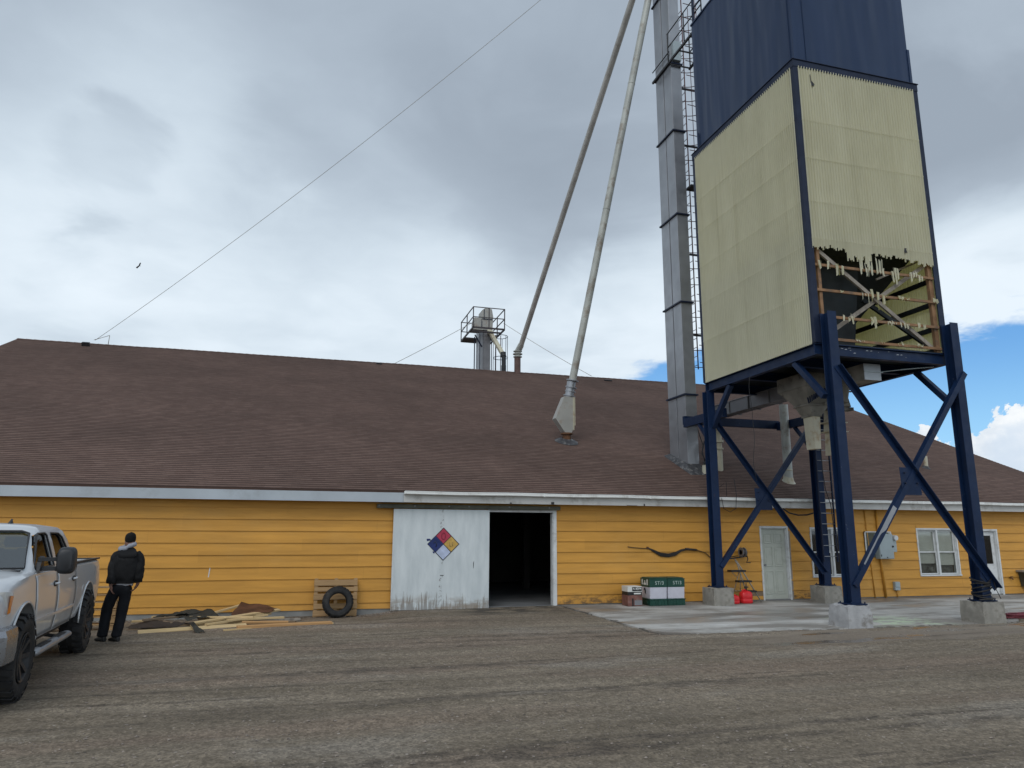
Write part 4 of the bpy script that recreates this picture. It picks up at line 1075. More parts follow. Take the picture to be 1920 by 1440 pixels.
# control box under the deck
mb = MB(); mb.box(12.56, 13.02, 13.72, 14.45, 5.45, 5.84); cb = mb.build('control_box', M['hopper'], tower, bevel=.004)
mb = MB(); mb.box(12.555, 13.025, 13.70, 13.719, 5.655, 5.835); mb.box(12.555, 13.025, 13.70, 13.719, 5.445, 5.63); mb.build('box_cover', M['fascia'], cb)
mb = MB(); mb.box(12.54, 13.08, 13.685, 13.70, 5.632, 5.653); mb.tube([(12.55, 14.2, 5.62), (12.52, 14.2, 5.62)], .07, 14); mb.tube([(13.05, 13.71, 5.66), (13.6, 13.5, 5.72), (14.3, 13.4, 5.8)], .012, 6); mb.build('box_fitting', M['elec'], cb)
# outrigger frame behind the tower that steadies the elevator
OB = 20.02
mb = MB(); mb.box(11.33, 14.78, OB, OB + .12, 5.21, 5.47); mb.build('outrigger', NB, tower, bevel=.004)
MB().box(11.28, 11.42, 17.78, OB - .001, 5.10, 5.36).build('outrigger', NB, tower, bevel=.004)
MB().box(14.66, 14.80, 17.78, OB - .001, 5.15, 5.41).build('outrigger', NB, tower, bevel=.004)
MB().bar((11.35, 19.2, 5.10), (11.05, 17.95, 4.2), .09, .09).build('outrigger_strut', NB, tower)
MB().bar((14.73, 19.2, 5.15), (14.45, 17.95, 4.15), .09, .09).build('outrigger_strut', NB, tower)
# rung ladder on the back right leg
mb = MB()
for x in (14.16, 14.62): mb.box(x - .012, x + .012, 17.60, 17.65, 1.10, 5.80)
lad = mb.build('ladder', M['trim'], tower)
mb = MB()
for k in range(15): mb.tube([(14.17, 17.625, 1.25 + k * .30), (14.61, 17.625, 1.25 + k * .30)], .012, 6)
mb.build('rung', M['galv'], lad)['kind'] = 'stuff'
mb = MB(); mb.tube([(14.33, 17.6, 4.7), (14.34, 17.6, 3.6), (14.38, 17.59, 3.1), (14.52, 17.6, 2.7), (14.58, 17.6, 1.6), (14.8, 17.6, .46)], .012, 6)
mb.build('cable', M['black'], tower)
# loose rope hanging from the top edge
mb = MB(); mb.tube([(HX0 - .06 - .03 * math.sin(k * .5), 15.72 + .02 * math.sin(k * .9), 5.82 - .14 * k) for k in range(20)], .006, 5); mb.build('rope', M['black'], tower)
# cable bundle wound round the foot of the right leg
mb = MB(); x, y = 14.57, 13.08
for k in range(7):
    z = .56 + k * .055; a = [(x + (.17 + .03 * random.Random(k).random()) * math.cos(t_), y + (.17 + .02 * random.Random(k + 9).random()) * math.sin(t_), z + .05 * math.sin(t_ * 1 + k)) for t_ in [i * .35 for i in range(18)]]
    mb.tube(a, .015, 6, closed=True)
mb.build('cable_bundle', M['hose_b'], tower)
mb = MB(); mb.bar((x - .17, y - .16, .95), (x + .14, y - .16, .72), .02, .01); mb.bar((x - .15, y - .16, .72), (x + .15, y - .16, .93), .02, .01); mb.tube([(x + .2, y - .15, .92), (x + .23, y - .17, .7), (x + .3, y - .2, .5)], .008, 5); mb.tube([(x - .3, y - .2, .49), (x, y - .24, .5), (x + .25, y - .1, .5), (x + .33, y + .1, .49)], .016, 6); mb.build('cable_tie', M['hose_b'], tower)

# footings
FT = [('pale cracked concrete footing under the near left leg, closest to the camera', 11.08, 13.12, 'concrete_w'), ('concrete footing under the front right leg with cables above it', 14.53, 13.08, 'concrete'),
      ('concrete footing under the far left leg, beside the red gas cans', 10.84, 17.78, 'concrete'), ('concrete footing under the back leg that carries the ladder', 14.25, 17.74, 'concrete')]
for k, (lab, x, y, m) in enumerate(FT):
    mb = MB(); h = .30; n = 12; rnd = random.Random(k * 7 + 2)
    bm = bmesh.new(); bmesh.ops.create_cube(bm, size=1); bmesh.ops.subdivide_edges(bm, edges=bm.edges, cuts=9, use_grid_fill=True)
    for v in bm.verts:
        q = Vector((v.co.x * h * 2, v.co.y * h * 2, (v.co.z + .5) * .60 - .15))
        r_ = Vector((q.x, q.y, 0)); e = sm(.22, .445, q.z) * max(0, fb(q.x * 6 + k * 9, q.y * 6, 1.1) + .12) * .20
        corner = sm(.80, 1.0, abs(v.co.x * 2) * abs(v.co.y * 2)) * .012
        q.x *= (1 - e * 1.2 - corner); q.y *= (1 - e * 1.2 - corner); q.z -= e * .35
        q += Vector((fb(q.x * 8, q.y * 8, q.z * 8 + k), fb(q.y * 8, q.z * 8, q.x * 8 + k), 0)) * .010
        v.co = q
    o = MB(); o.bm = bm
    ft = o.build('concrete_footing', M[m]); ft.location = (x, y, 0)
    for p_ in ft.data.polygons: p_.use_smooth = True
    ft.data.set_sharp_from_angle(angle=R(38))
    tag(ft, lab, 'footing', 'concrete footings under the tower legs')

# ------------------------------------------------------------------ tall bucket elevator beside the tower
SX0, SX1, SY0, SY1 = 11.55, 11.95, 20.30, 21.43
elev = thing('bucket_elevator', 'tall grey twin trunk bucket elevator rising from the roof beside the tower', 'elevator', (11.75, 20.87, 3.9))
for a, b in ((SY0, 20.835), (20.885, SY1)):
    MB().box(SX0, SX1, a, b, roofz(a) - .3, 26.0).build('trunk', M['galv'], elev, bevel=.006)
for z in (6.2, 9.3, 12.4, 15.5, 18.1, 21.2):
    mb = MB(); mb.box(SX0 - .05, SX1 + .05, SY0 - .055, SY0 - .002, z, z + .05); mb.box(SX0 - .05, SX0 - .002, SY0 - .001, SY1 + .06, z, z + .05); mb.box(SX1 + .002, SX1 + .05, SY0 - .001, SY1 + .06, z, z + .05); mb.box(SX0 - .001, SX1 + .001, SY1 + .002, SY1 + .06, z, z + .05)
    mb.build('flange', M['trim'], elev)
mb = MB(); e = .16
a = [(SX0 - e, SY0 - e - .25, 0), (SX1 + e, SY0 - e - .25, 0), (SX1 + e, SY1 + e, 0), (SX0 - e, SY1 + e, 0)]
b = [(SX0 - .004, SY0 - .004, .20), (SX1 + .004, SY0 - .004, .20), (SX1 + .004, SY1 + .004, .13), (SX0 - .004, SY1 + .004, .13)]
mb.loft([[(x, y, roofz(y) + .012 + z) for x, y, z in r] for r in (a, b)], smooth=False, caps=False); mb.build('base_flashing', M['flash'], elev)
mb = MB(); mb.box(SX0 - .2, SX1 + .25, SY0 - .1, SY1 + .1, 24.4, 25.3); mb.cone((SX0 - .2, 20.87, 25.3), (SX1 + .25, 20.87, 25.3), .62, .62, 20); mb.build('head', M['galv'], elev)
# caged ladder on the right side of the trunk
LX = 12.12; LZ0, LZ1 = 7.1, 25
mb = MB()
for y in (20.38, 20.80): mb.tube([(LX, y, LZ0), (LX, y, LZ1)], .02, 6)
lad = mb.build('ladder', M['red_oxide'], elev)
mb = MB(); z = LZ0 + .15
while z < 20.5: mb.tube([(LX, 20.38, z), (LX, 20.80, z)], .011, 5); z += .30
mb.build('rung', M['red_oxide'], lad)['kind'] = 'stuff'
mb = MB(); z = LZ0 + .2
cyx = [(LX + .36 - .36 * math.cos(t_) if False else LX + .70 * math.sin(math.pi * t_) ** .8, 20.59 + .34 * -math.cos(math.pi * t_)) for t_ in [i / 12 for i in range(13)]]
k = 0
while z < 21: mb.tube([(x, y, z) for x, y in cyx], .014, 5, caps=False); z += .58
for i in (3, 5, 7, 9): mb.tube([(cyx[i][0], cyx[i][1], LZ0 + .2), (cyx[i][0], cyx[i][1], 21)], .012, 5)
mb.build('cage', M['red_oxide'], lad)
mb = MB()
for z in (8.2, 11.0, 13.35, 15.0, 17.2):
    mb.box(SX1 + .001, 12.75, 20.31, 20.36, z, z + .06)
    mb.bar((SX1, 20.8, z), (LX, 20.8, z), .04, .04)
mb.box(SX1 + .001, 12.3, 20.0, 20.29, 13.35, 13.42)
mb.build('ladder_bracket', M['black'], elev)
# junction box on the trunk
mb = MB(); mb.box(SX0 + .05, SX1 - .05, SY0 - .14, SY0 - .001, 18.2, 18.95); mb.build('inspection_box', M['elec'], elev)
mb = MB(); mb.tube([(SX1 + .04, SY0 + .1, 5.2), (SX1 + .06, SY0, 4.9), (SX1 + .1, SY0 - .1, 4.6), (SX1 + .02, SY0 - .15, 4.3), (SX1 + .05, SY0 - .3, 4.1)], .015, 6)
mb.build('cable', M['black'], elev)
# catwalk
walk = thing('catwalk', 'dark steel catwalk with rails between the elevator and the top of the blue bin', 'walkway', (11.9, 19.1, 18.1))
mb = MB(); [mb.box(11.44, 12.24, 17.98 + k * .75, 18.02 + k * .75, 18.02, 18.06) for k in range(4)]; mb.box(11.38, 11.44, 17.96, 21.4, 17.98, 18.058); mb.box(12.24, 12.30, 17.96, 20.28, 17.98, 18.058); mb.build('deck', M['black'], walk)
mb = MB()
for x in (11.42, 12.28):
    for z in (18.65, 19.2): mb.tube([(x, 17.96, z), (x, 20.24, z)], .022, 6)
    for y in (17.98, 19.1, 20.22): mb.tube([(x, y, 18.1), (x, y, 19.2)], .022, 6)
mb.tube([(11.49, SY0 - .03, 18.55), (11.49, SY1 + .1, 18.55)], .022, 6)
mb.build('railing', M['black'], walk)

# ------------------------------------------------------------------ spouts running down to the roof
def pole(p, q, r, m, name, label, stub):
    t = thing(name, label, 'grain spout', p, group='grain spouts sloping from the elevator head to the roof')
    mb = MB(); mb.tube([stub, q], r, 18); o = mb.build('pipe', m, t, sharp=40)
    return t
head1, head2 = (11.55, 20.6, 24.6), (11.68, 20.5, 24.4)
p1 = (9.86, 33.62, roofz(33.62)); s1 = (9.95, 33.45, 10.86)
t1 = pole(p1, head1, .128, M['spout_old'], 'grain_spout', 'rusty grey grain spout reaching the roof ridge, left of the pair', s1)
MB().cone((p1[0], p1[1], p1[2] - .3), (p1[0], p1[1], 10.42), .16, .16, 18).build('stub_pipe', M['brown_pipe'], t1, sharp=40)
mb = MB(); mb.cone((p1[0], p1[1], 10.42), (p1[0] + .03, p1[1], 10.75), .145, .15, 18)
for z, r in ((10.42, .22), (10.56, .24), (10.70, .22)): mb.cone((p1[0] + .01, p1[1], z), (p1[0] + .01, p1[1], z + .035), r, r, 18)
mb.cone((p1[0] + .03, p1[1], 10.74), (s1[0] + .02, s1[1] - .1, 11.0), .16, .15, 18)
mb.build('collar', M['spout'], t1, sharp=40)
s2 = (8.60, 22.66, 6.92)
p2 = (8.37, 22.75, roofz(22.75))
t2 = pole(p2, head2, .128, M['spout'], 'grain_spout', 'pale grey grain spout ending in a kite shaped box on the lower roof', s2)
mb = MB(); mb.prism([(8.27, 22.55, 6.38), (8.62, 22.55, 6.38), (8.60, 22.55, 5.33), (8.52, 22.55, 5.15), (8.28, 22.55, 5.15), (7.95, 22.55, 5.62)], (0, .34, 0)); kb = mb.build('deflector_box', M['greyplate'], t2, bevel=.004)
mb = MB(); mb.box(8.575, 8.605, 22.52, 22.91, 5.24, 6.36); mb.box(8.622, 8.652, 22.54, 22.90, 5.40, 6.36); mb.build('box_rib', M['cream'], kb)
mb = MB(); mb.cone((8.49, 22.7, 6.38), (8.58, 22.67, 6.92), .145, .155, 18)
d_ = (Vector(head2) - Vector(s2)).normalized()
for k, (tt, r) in enumerate(((-.52, .21), (-.36, .185), (-.22, .20), (.02, .21))):
    c0 = Vector(s2) + d_ * tt; mb.cone(c0, c0 + d_ * .035, r, r, 18)
mb.build('collar', M['galv'], t2, sharp=40)
mb = MB(); mb.cone((8.40, 22.72, roofz(22.72) - .2), (8.40, 22.72, 5.15), .14, .14, 18); mb.cone((8.40, 22.72, 5.10), (8.40, 22.72, 5.15), .2, .2, 18); mb.build('stub_pipe', M['rust'], t2, sharp=40)
mb = MB(); n = 16
mb.loft([[(8.40 + math.cos(2 * math.pi * j / n) * rr * (1 + .2 * fb(j * .9, 2)), 22.72 + math.sin(2 * math.pi * j / n) * rr, roofz(22.72 + math.sin(2 * math.pi * j / n) * rr) + hh) for j in range(n)] for rr, hh in ((.40, .012), (.25, .06), (.16, .13))], caps=False); mb.build('pipe_flashing', M['flash'], t2)
mb = MB()
for k in (.35, .62):
    c0 = Vector(s2).lerp(Vector(head2), k); mb.cone(c0, c0 + d_ * .03, .133, .133, 18)
mb.build('pipe_joint', M['spout'], t2)
mb = MB(); c0 = Vector(s2).lerp(Vector(head2), .80); n0 = Vector((.6, -.8, 0)).normalized()
mb.build('rust_streak', M['rust'], t2) if False else None

# white upright pipe behind the tower
vp = thing('roof_pipe', 'white upright pipe standing on the roof behind the tower', 'pipe', (14.56, 19.5, roofz(19.5)))
x, y = 14.56, 19.48
MB().cone((x + .02, y, roofz(y) - .2), (x + .02, y, 5.9), .135, .135, 20).build('pipe', M['spout'], vp, sharp=40)
mb = MB(); mb.cone((x + .015, y, 3.80), (x + .015, y, 3.84), .145, .145, 20); mb.build('collar', M['cream'], vp)
mb = MB(); n = 16
mb.loft([[(x + .02 + math.cos(2 * math.pi * j / n) * rr, y + math.sin(2 * math.pi * j / n) * rr, roofz(y + math.sin(2 * math.pi * j / n) * rr) + hh) for j in range(n)] for rr, hh in ((.20, .012), (.165, .07), (.138, .20))], caps=False); mb.build('pipe_flashing', M['cream'], vp)
# little blower on the roof beside the shaft
bl = thing('roof_blower', 'small white blower on the roof at the foot of the grey elevator', 'blower', (12.02, 20.0, roofz(20.0)))
z = roofz(20.0)
MB().cone((11.98, 20.0, z), (11.98, 20.0, z + .28), .12, .10, 14).build('housing', M['cream'], bl, sharp=40)
mb = MB(); mb.cone((12.0, 19.9, z + .28), (12.1, 20.1, z + .36), .10, .12, 14); mb.tube([(12.0, 20.0, z + .3), (11.95, 20.1, z + .7), (12.1, 20.2, z + 1.05), (12.25, 20.2, z + 1.0)], .02, 6); mb.build('motor', M['black'], bl)

# ------------------------------------------------------------------ far elevator head behind the ridge
e2 = thing('bucket_elevator', 'far elevator head in a railed platform behind the roof ridge', 'elevator', (9.0, 37.5, 9))
MB().box(8.74, 9.05, 37.32, 38.0, 7.5, 12.9).build('trunk', M['galv'], e2, bevel=.006)
MB().box(8.98, 9.36, 37.2, 37.75, 7.5, 12.9).build('trunk', M['galv_dark'], e2, bevel=.006)
mb = MB(); mb.box(8.78, 8.80, 37.28, 37.31, 7.5, 12.5); mb.box(9.42, 9.45, 37.2, 37.25, 7.5, 12.6); mb.box(8.62, 8.66, 37.9, 38, 7.5, 12.5); mb.build('guide_rail', M['trim'], e2)
mb = MB()
mb.prism([(8.82, 37.15, 12.72), (9.46, 37.15, 12.72), (9.50, 37.15, 13.5), (9.42, 37.15, 13.95), (9.05, 37.15, 14.0), (8.86, 37.15, 13.85)], (0, .85, 0)); hd2 = mb.build('head', M['greyplate'], e2, bevel=.02)
mb = MB(); mb.box(8.86, 9.44, 37.12, 37.149, 13.32, 13.36); mb.box(8.96, 8.99, 37.12, 37.149, 13.35, 13.9); mb.box(8.70, 8.86, 37.12, 37.5, 12.8, 13.2); mb.build('head_seam', M['trim'], hd2)
mb = MB(); mb.box(8.42, 8.82, 37.1, 37.6, 12.74, 13.38); mb.cone((8.35, 37.3, 13.0), (8.42, 37.3, 13.0), .22, .22, 16); mb.box(8.30, 8.9, 37.0, 37.7, 12.66, 12.735); mb.build('motor', M['greyplate'], e2, bevel=.02)
P0, P1, Q0, Q1, PZ = 8.11, 9.83, 36.0, 39.1, 12.45
mb = MB()
for x in (P0, P1): mb.box(x - .03, x + .03, Q0, Q1, PZ, PZ + .09)
for y in (Q0, 36.75, 38.3, Q1): mb.box(P0 + .031, P1 - .031, y - .03, y + .03, PZ + .001, PZ + .088)
mb.box(P0 + .03, 8.95, 38.33, Q1 - .031, PZ + .02, PZ + .05)
mb.build('platform', M['railing'], e2)
mb = MB(); t_ = .042
for z in (PZ + .60, PZ + 1.15):
    for x in (P0, P1): mb.box(x - t_ / 2, x + t_ / 2, Q0, Q1, z, z + t_)
    for y in (Q0, Q1):
        mb.box(P0 + t_ / 2, P1 - t_ / 2, y - t_ / 2, y + t_ / 2, z + .001, z + t_ - .001)
for x, y in ((P0, Q0), (P1, Q0), (P0, Q1), (P1, Q1), (P0, 37.55), (P1, 37.55), ((P0 + P1) / 2, Q0)): mb.box(x - t_ / 2 - .003, x + t_ / 2 + .003, y - t_ / 2 - .003, y + t_ / 2 + .003, PZ + .09, PZ + 1.19)
mb.build('railing', M['railing'], e2)
mb = MB()
for a, b in (((8.5, 37.3, 12.45), (8.9, 37.3, 11.8)), ((9.5, 37.3, 12.45), (9.2, 37.3, 11.8))): mb.bar(a, b, .06, .06)
mb.build('platform_bracket', M['trim'], e2)
mb = MB(); mb.bar((9.30, 37.0, 12.55), (9.62, 35.6, 11.05), .19, .19, up=(0, 1, 0)); mb.cone((9.27, 37.05, 12.5), (9.30, 36.95, 12.66), .17, .17, 14); sp = mb.build('spout', M['cream'], e2)
mb = MB(); mb.cone((9.66, 35.5, 10.4), (9.65, 35.5, 10.9), .11, .11, 14); mb.cone((9.65, 35.5, 10.88), (9.63, 35.55, 11.1), .15, .14, 14); mb.cone((9.66, 35.5, 8.8), (9.66, 35.5, 10.4), .13, .13, 14); mb.build('spout_cap', M['black'], sp, sharp=40)
mb = MB()
for x in (9.78, 10.05): mb.tube([(x, 37.6, 9), (x, 37.6, 12.6)], .022, 6)
ld = mb.build('ladder', M['red_oxide'], e2)
mb = MB(); arc = [(9.92 + .40 * math.sin(a), 37.6 - .35 + .45 * math.cos(a) - .1) for a in [i * math.pi / 6 for i in range(12)]]
for z in (10.0, 11.2, 12.4): mb.tube([(x, y, z) for x, y in arc], .018, 5, closed=True)
for i in (1, 3, 5, 8, 10): mb.tube([(arc[i][0], arc[i][1], 9), (arc[i][0], arc[i][1], 12.4)], .016, 5)
mb.build('cage', M['trim'], ld)

# guy wires
def wire(p, q, sag, r, label):
    p, q = Vector(p), Vector(q); mb = MB()
    mb.tube([p.lerp(q, t_) - Vector((0, 0, 1)) * sag * 4 * t_ * (1 - t_) for t_ in [i / 24 for i in range(25)]], r, 5)
    o = mb.build('guy_wire', M['steel']); tag(o, label, 'guy wire', 'guy wires bracing the elevators'); return o
wire((-9.0, 33.75, 9.85), (11.72, 20.9, 25.6), .55, .0095, 'longest guy wire, crossing the sky from the left roof ridge to the tall elevator')
wire((3.75, 33.85, 9.7), (P0, 36.2, 12.8), .03, .013, 'short guy wire running left from the far platform down to the ridge')
wire((13.9, 33.8, 9.75), (P1, 36.2, 12.9), .06, .013, 'guy wire running right from the far platform down to the ridge')
mb = MB(); mb.tube([(-8.5, 33.8, 9.7), (-8.48, 33.8, 10.12)], .015, 5); mb.tube([(-8.48, 33.8, 10.12), (-9.05, 33.75, 9.86)], .012, 5); st = mb.build('wire_anchor', M['steel'], roof)
# bird
bd = MB(); bx, by, bz = -6.78, 30.0, 12.11
bd.loft([[(bx - .10, by, bz - .08)] * 6, [(bx - .06 + .03 * math.cos(a), by + .05 * math.sin(a), bz - .05 + .03 * math.sin(a)) for a in [i * math.pi / 3 for i in range(6)]], [(bx + .03 * math.cos(a), by + .06 * math.sin(a), bz + .04 * math.sin(a)) for a in [i * math.pi / 3 for i in range(6)]], [(bx + .10 + .02 * math.cos(a), by + .04 * math.sin(a), bz - .05 + .015 * math.sin(a)) for a in [i * math.pi / 3 for i in range(6)]]], caps=False)
bird = bd.build('bird', M['bird']); tag(bird, 'small dark bird flying in the grey sky on the left', 'bird')
mb = MB()
for s_, tip in ((1, (bx + .07, by - .1, bz + .22)), (-1, (bx - .20, by + .1, bz - .20))):
    mb.prism([(bx - .04, by, bz + .02), (bx + .05, by, bz - .01), (tip[0] + .05, tip[1], tip[2] - .02), tip, (tip[0] - .05, tip[1], tip[2] - .06 * s_)], (0, .015, .0))
wing = mb.build('wing', M['bird'], bird, local=True)
for o_ in (bird, wing): o_.data.transform(Matrix.Translation((-bx, -by, -bz))); o_.data.transform(Matrix.Scale(.5, 4))
bird.location = (bx, by, bz)
# ------------------------------------------------------------------ helpers for finished meshes
def evaluated(o):
    """replaces an object with modifiers by its finished mesh"""
    dg = bpy.context.evaluated_depsgraph_get(); dg.update()
    me = bpy.data.meshes.new_from_object(o.evaluated_get(dg)); o.modifiers.clear(); o.data = me
    return o
def skin(name, chains, m, parent, sub=2, root=0, wob=0, ws=6):
    """chains = [(points, radii)], joined where points coincide; grown with a Skin modifier"""
    idx = {}; vs = []; es = []; rs = []
    for pts, rad in chains:
        prev = None
        for p, r in zip(pts, rad):
            key = tuple(round(c, 3) for c in p)
            if key not in idx: idx[key] = len(vs); vs.append(p); rs.append(r)
            i = idx[key]
            if prev is not None and prev != i: es.append((prev, i))
            prev = i
    me = bpy.data.meshes.new(name); me.from_pydata(vs, es, []); o = bpy.data.objects.new(name, me); col.objects.link(o)
    md = o.modifiers.new('Skin', 'SKIN'); md.use_smooth_shade = True
    for i, v in enumerate(me.skin_vertices[0].data):
        r = rs[i]; v.radius = r if isinstance(r, tuple) else (r, r); v.use_root = (i == root)
    s_ = o.modifiers.new('Sub', 'SUBSURF'); s_.levels = sub; s_.render_levels = sub
    evaluated(o); o.data.materials.clear(); o.data.materials.append(m)
    for p in o.data.polygons: p.use_smooth = True
    if wob:
        for v in o.data.vertices:
            q = v.co * ws; v.co += Vector((fb(q.x, q.y, q.z), fb(q.y + 9, q.z, q.x), .4 * fb(q.z + 5, q.x, q.y))) * wob
    if parent: o.parent = parent
    return o
def text_mesh(body, size, m, name, loc, rot, parent, depth=.002):
    cu = bpy.data.curves.new(name, 'FONT'); cu.body = body; cu.size = size; cu.extrude = depth; cu.align_x = 'CENTER'; cu.align_y = 'CENTER'; cu.space_character = 1.15
    t = bpy.data.objects.new(name, cu); col.objects.link(t)
    dg = bpy.context.evaluated_depsgraph_get(); dg.update(); me = bpy.data.meshes.new_from_object(t.evaluated_get(dg))
    bpy.data.objects.remove(t); me.transform(Matrix.Translation(loc) @ Matrix.Rotation(rot[2], 4, 'Z') @ Matrix.Rotation(rot[0], 4, 'X'))
    me.materials.append(m); o = bpy.data.objects.new(name, me); col.objects.link(o); o.parent = parent
    return o

# ------------------------------------------------------------------ things on the apron
def crate(x, y, label):
    t = thing('crate', label, 'crate', (x, y, .004), group='green and white plastic crates by the wall')
    w_, d_ = .25, .27
    mb = MB(); mb.box(-w_, w_, -d_, d_, .0, .15)
    for k in range(5):
        xx = -w_ + .05 + k * .09; mb.box(xx, xx + .025, -d_ - .014, -d_, .02, .148)
    for sx in (-1, 1): mb.box(sx * w_ - (.0 if sx > 0 else .016), sx * w_ + (.016 if sx > 0 else 0), -.15, .15, .03, .13)
    mb.box(-w_ - .018, w_ + .018, -d_ - .018, d_ + .018, .1501, .172)
    mb.build('base', M['box_green'], t, bevel=.006, local=True)
    mb = MB(); mb.frustum((-w_ + .012, w_ - .012, -d_ + .012, d_ - .012), .1722, (-w_ + .004, w_ - .004, -d_ + .002, d_ - .002), .47); mb.build('middle', M['box_white'], t, bevel=.012, local=True)
    mb = MB(); mb.box(-w_ - .004, w_ + .004, -d_ - .004, d_ + .004, .4702, .69)
    mb.box(-w_ + .02, w_ - .02, -d_ + .02, d_ - .02, .6902, .712); mb.box(-w_ - .012, w_ + .012, -d_ - .012, d_ + .012, .668, .6895)
    lid = mb.build('lid', M['box_green'], t, bevel=.008, local=True)
    text_mesh('ST/3', .125, M['ink'], 'lettering', (.03, -d_ - .006, .575), (R(90), 0, 0), t)
    mb = MB(); mb.box(-w_ - .0065, -w_ - .0042, -.16, -.10, .52, .665); mb.box(-w_ - .0065, -w_ - .0042, .13, .19, .52, .66); mb.prism([(-w_ - .0065, -.06, .52), (-w_ - .0065, .08, .52), (-w_ - .0065, .08, .57), (-w_ - .0065, .035, .575), (-w_ - .0065, .035, .63), (-w_ - .0065, -.015, .63), (-w_ - .0065, -.015, .575), (-w_ - .0065, -.06, .57)], (.002, 0, 0))
    mb.build('side_mark', M['ink_w'], t, local=True)
    mb = MB(); mb.tube([(-w_ - .012, -.02, .30), (-w_ - .012, -.03, .40), (-w_ - .012, .02, .44), (-w_ - .012, .05, .38)], .012, 6); mb.build('handle_strap', M['ink_k'], t, local=True)
    return t
crate(9.13, 18.13, 'green and white crate, left of the touching pair'); crate(9.655, 18.14, 'green and white crate, right of the touching pair')
bx = thing('box', 'faded red battered box at the bottom of the small stack left of the green crates', 'box', (8.46, 18.07, .004), group='boxes stacked left of the crates')
MB().box(-.205, .205, -.19, .19, 0, .275).build('body', M['redbox'], bx, bevel=.01, local=True)
mb = MB(); mb.box(-.09, -.05, -.196, -.1905, .01, .20); mb.build('side_mark', M['ink_k'], bx, local=True)
mb = MB(); mb.box(-.02, .19, -.196, -.1905, .03, .15); mb.build('worn_label', M['galv_dark'], bx, local=True)
bx = thing('box', 'black and white labelled box on top of the faded red box', 'box', (8.46, 18.07, .281), group='boxes stacked left of the crates')
MB().box(-.20, .20, -.185, .185, 0, .085).build('body', M['ink_k'], bx, bevel=.005, local=True)
MB().box(-.202, .202, -.187, .187, .0855, .225).build('sleeve', M['ink_w'], bx, bevel=.004, local=True)
mb = MB(); mb.box(-.075, .195, -.1905, -.1875, .105, .205); lb = mb.build('label_panel', M['ink_k'], bx, local=True)
mb = MB()
for k, (a, b, c_, d_) in enumerate(((-.05, .015, .15, .165), (-.055, -.035, .165, .185), (.03, .055, .14, .19), (.075, .095, .13, .20), (.105, .135, .15, .17), (.145, .18, .15, .175), (.11, .175, .178, .188))): mb.box(a, b, -.1925, -.1906, c_, d_)
mb.box(-.03, .17, -.1885, -.1855, .025, .06); mb.build('lettering', M['ink_w'], bx, local=True)['kind'] = 'stuff'
# gas cans
def gas_can(x, y, s, label, spout):
    t = thing('gas_can', label, 'gas can', (x, y, .004), group='red plastic gas cans'); t.scale = (s, s, s)
    prof = [(.17, .12, 0), (.185, .132, .015), (.187, .134, .10), (.18, .128, .12), (.18, .128, .13), (.187, .134, .15), (.186, .133, .25), (.165, .115, .31), (.11, .075, .345), (.05, .04, .36)]
    mb = MB(); rings = []
    for a, b, z in prof:
        r = []
        for k in range(28):
            th = 2 * math.pi * k / 28; c_, s_ = math.cos(th), math.sin(th); e = .55
            r.append((a * abs(c_) ** e * (1 if c_ >= 0 else -1), b * abs(s_) ** e * (1 if s_ >= 0 else -1), z))
        rings.append(r)
    mb.loft(rings); mb.build('body', M['gas'], t, sharp=50, local=True)
    mb = MB(); mb.tube([(-.12, 0, .30), (-.11, 0, .375), (-.03, 0, .385), (.06, 0, .36)], .018, 8); mb.prism([(-.10, -.134, .17), (.10, -.134, .17), (.03, -.1345, .215), (-.08, -.1345, .20)], (0, -.006, 0)); mb.build('handle', M['gas'], t, local=True)
    mb = MB(); mb.cone((.08, 0, .30), (.085, 0, .37), .035, .032, 12)
    if spout: mb.tube([(.03, 0, .36), (.03, 0, .50), (.035, 0, .58)], [.022, .016, .013], 8); mb.box(-.02, .08, -.03, .03, .44, .48)
    mb.build('cap', M['black'], t, local=True)
gas_can(11.82, 17.98, .92, 'taller red gas can with a black spout, at the foot of the step ladder', True)
gas_can(11.44, 17.92, .62, 'smaller red gas can half hidden by the concrete footing', False)
# step ladder
sl_ = thing('step_ladder', 'thin metal step ladder with black treads behind the red gas cans', 'ladder', (12.0, 18.2, .004))
y0 = 18.02
mb = MB()
for dx in (0, .36):
    mb.tube([(12.30 + dx * .25 - (.34 - dx * .34 * .0) * (1 if dx == 0 else 0), y0 + .0 + dx * .25, .01), (11.74 + dx * .25, y0 + .16 + dx * .25, 1.04), (11.70 + dx * .25, y0 + .18 + dx * .25, 1.12)], .017, 8)
mb.tube([(11.70, y0 + .18, 1.12), (11.72, y0 + .23, 1.16), (11.78, y0 + .27, 1.12)], .016, 8)
mb.build('front_frame', M['steel'], sl_)
mb = MB(); mb.tube([(11.64, y0 + .40, .01), (11.80, y0 + .18, .84)], .011, 8); mb.tube([(11.95, y0 + .42, .01), (11.88, y0 + .26, .84)], .011, 8); mb.tube([(11.70, y0 + .34, .3), (11.96, y0 + .36, .3)], .009, 6); mb.tube([(11.55, y0 + .15, .82), (11.75, y0 + .25, .68)], .009, 6)
mb.build('rear_frame', M['steel'], sl_)
for x, z, w_ in ((11.66, .83, .46), (11.86, .55, .40), (12.03, .28, .34)):
    mb = MB(); mb.box(x - w_ / 2, x + w_ / 2, y0 - .02, y0 + .20, z, z + .05); mb.build('tread', M['black'], sl_, bevel=.006)
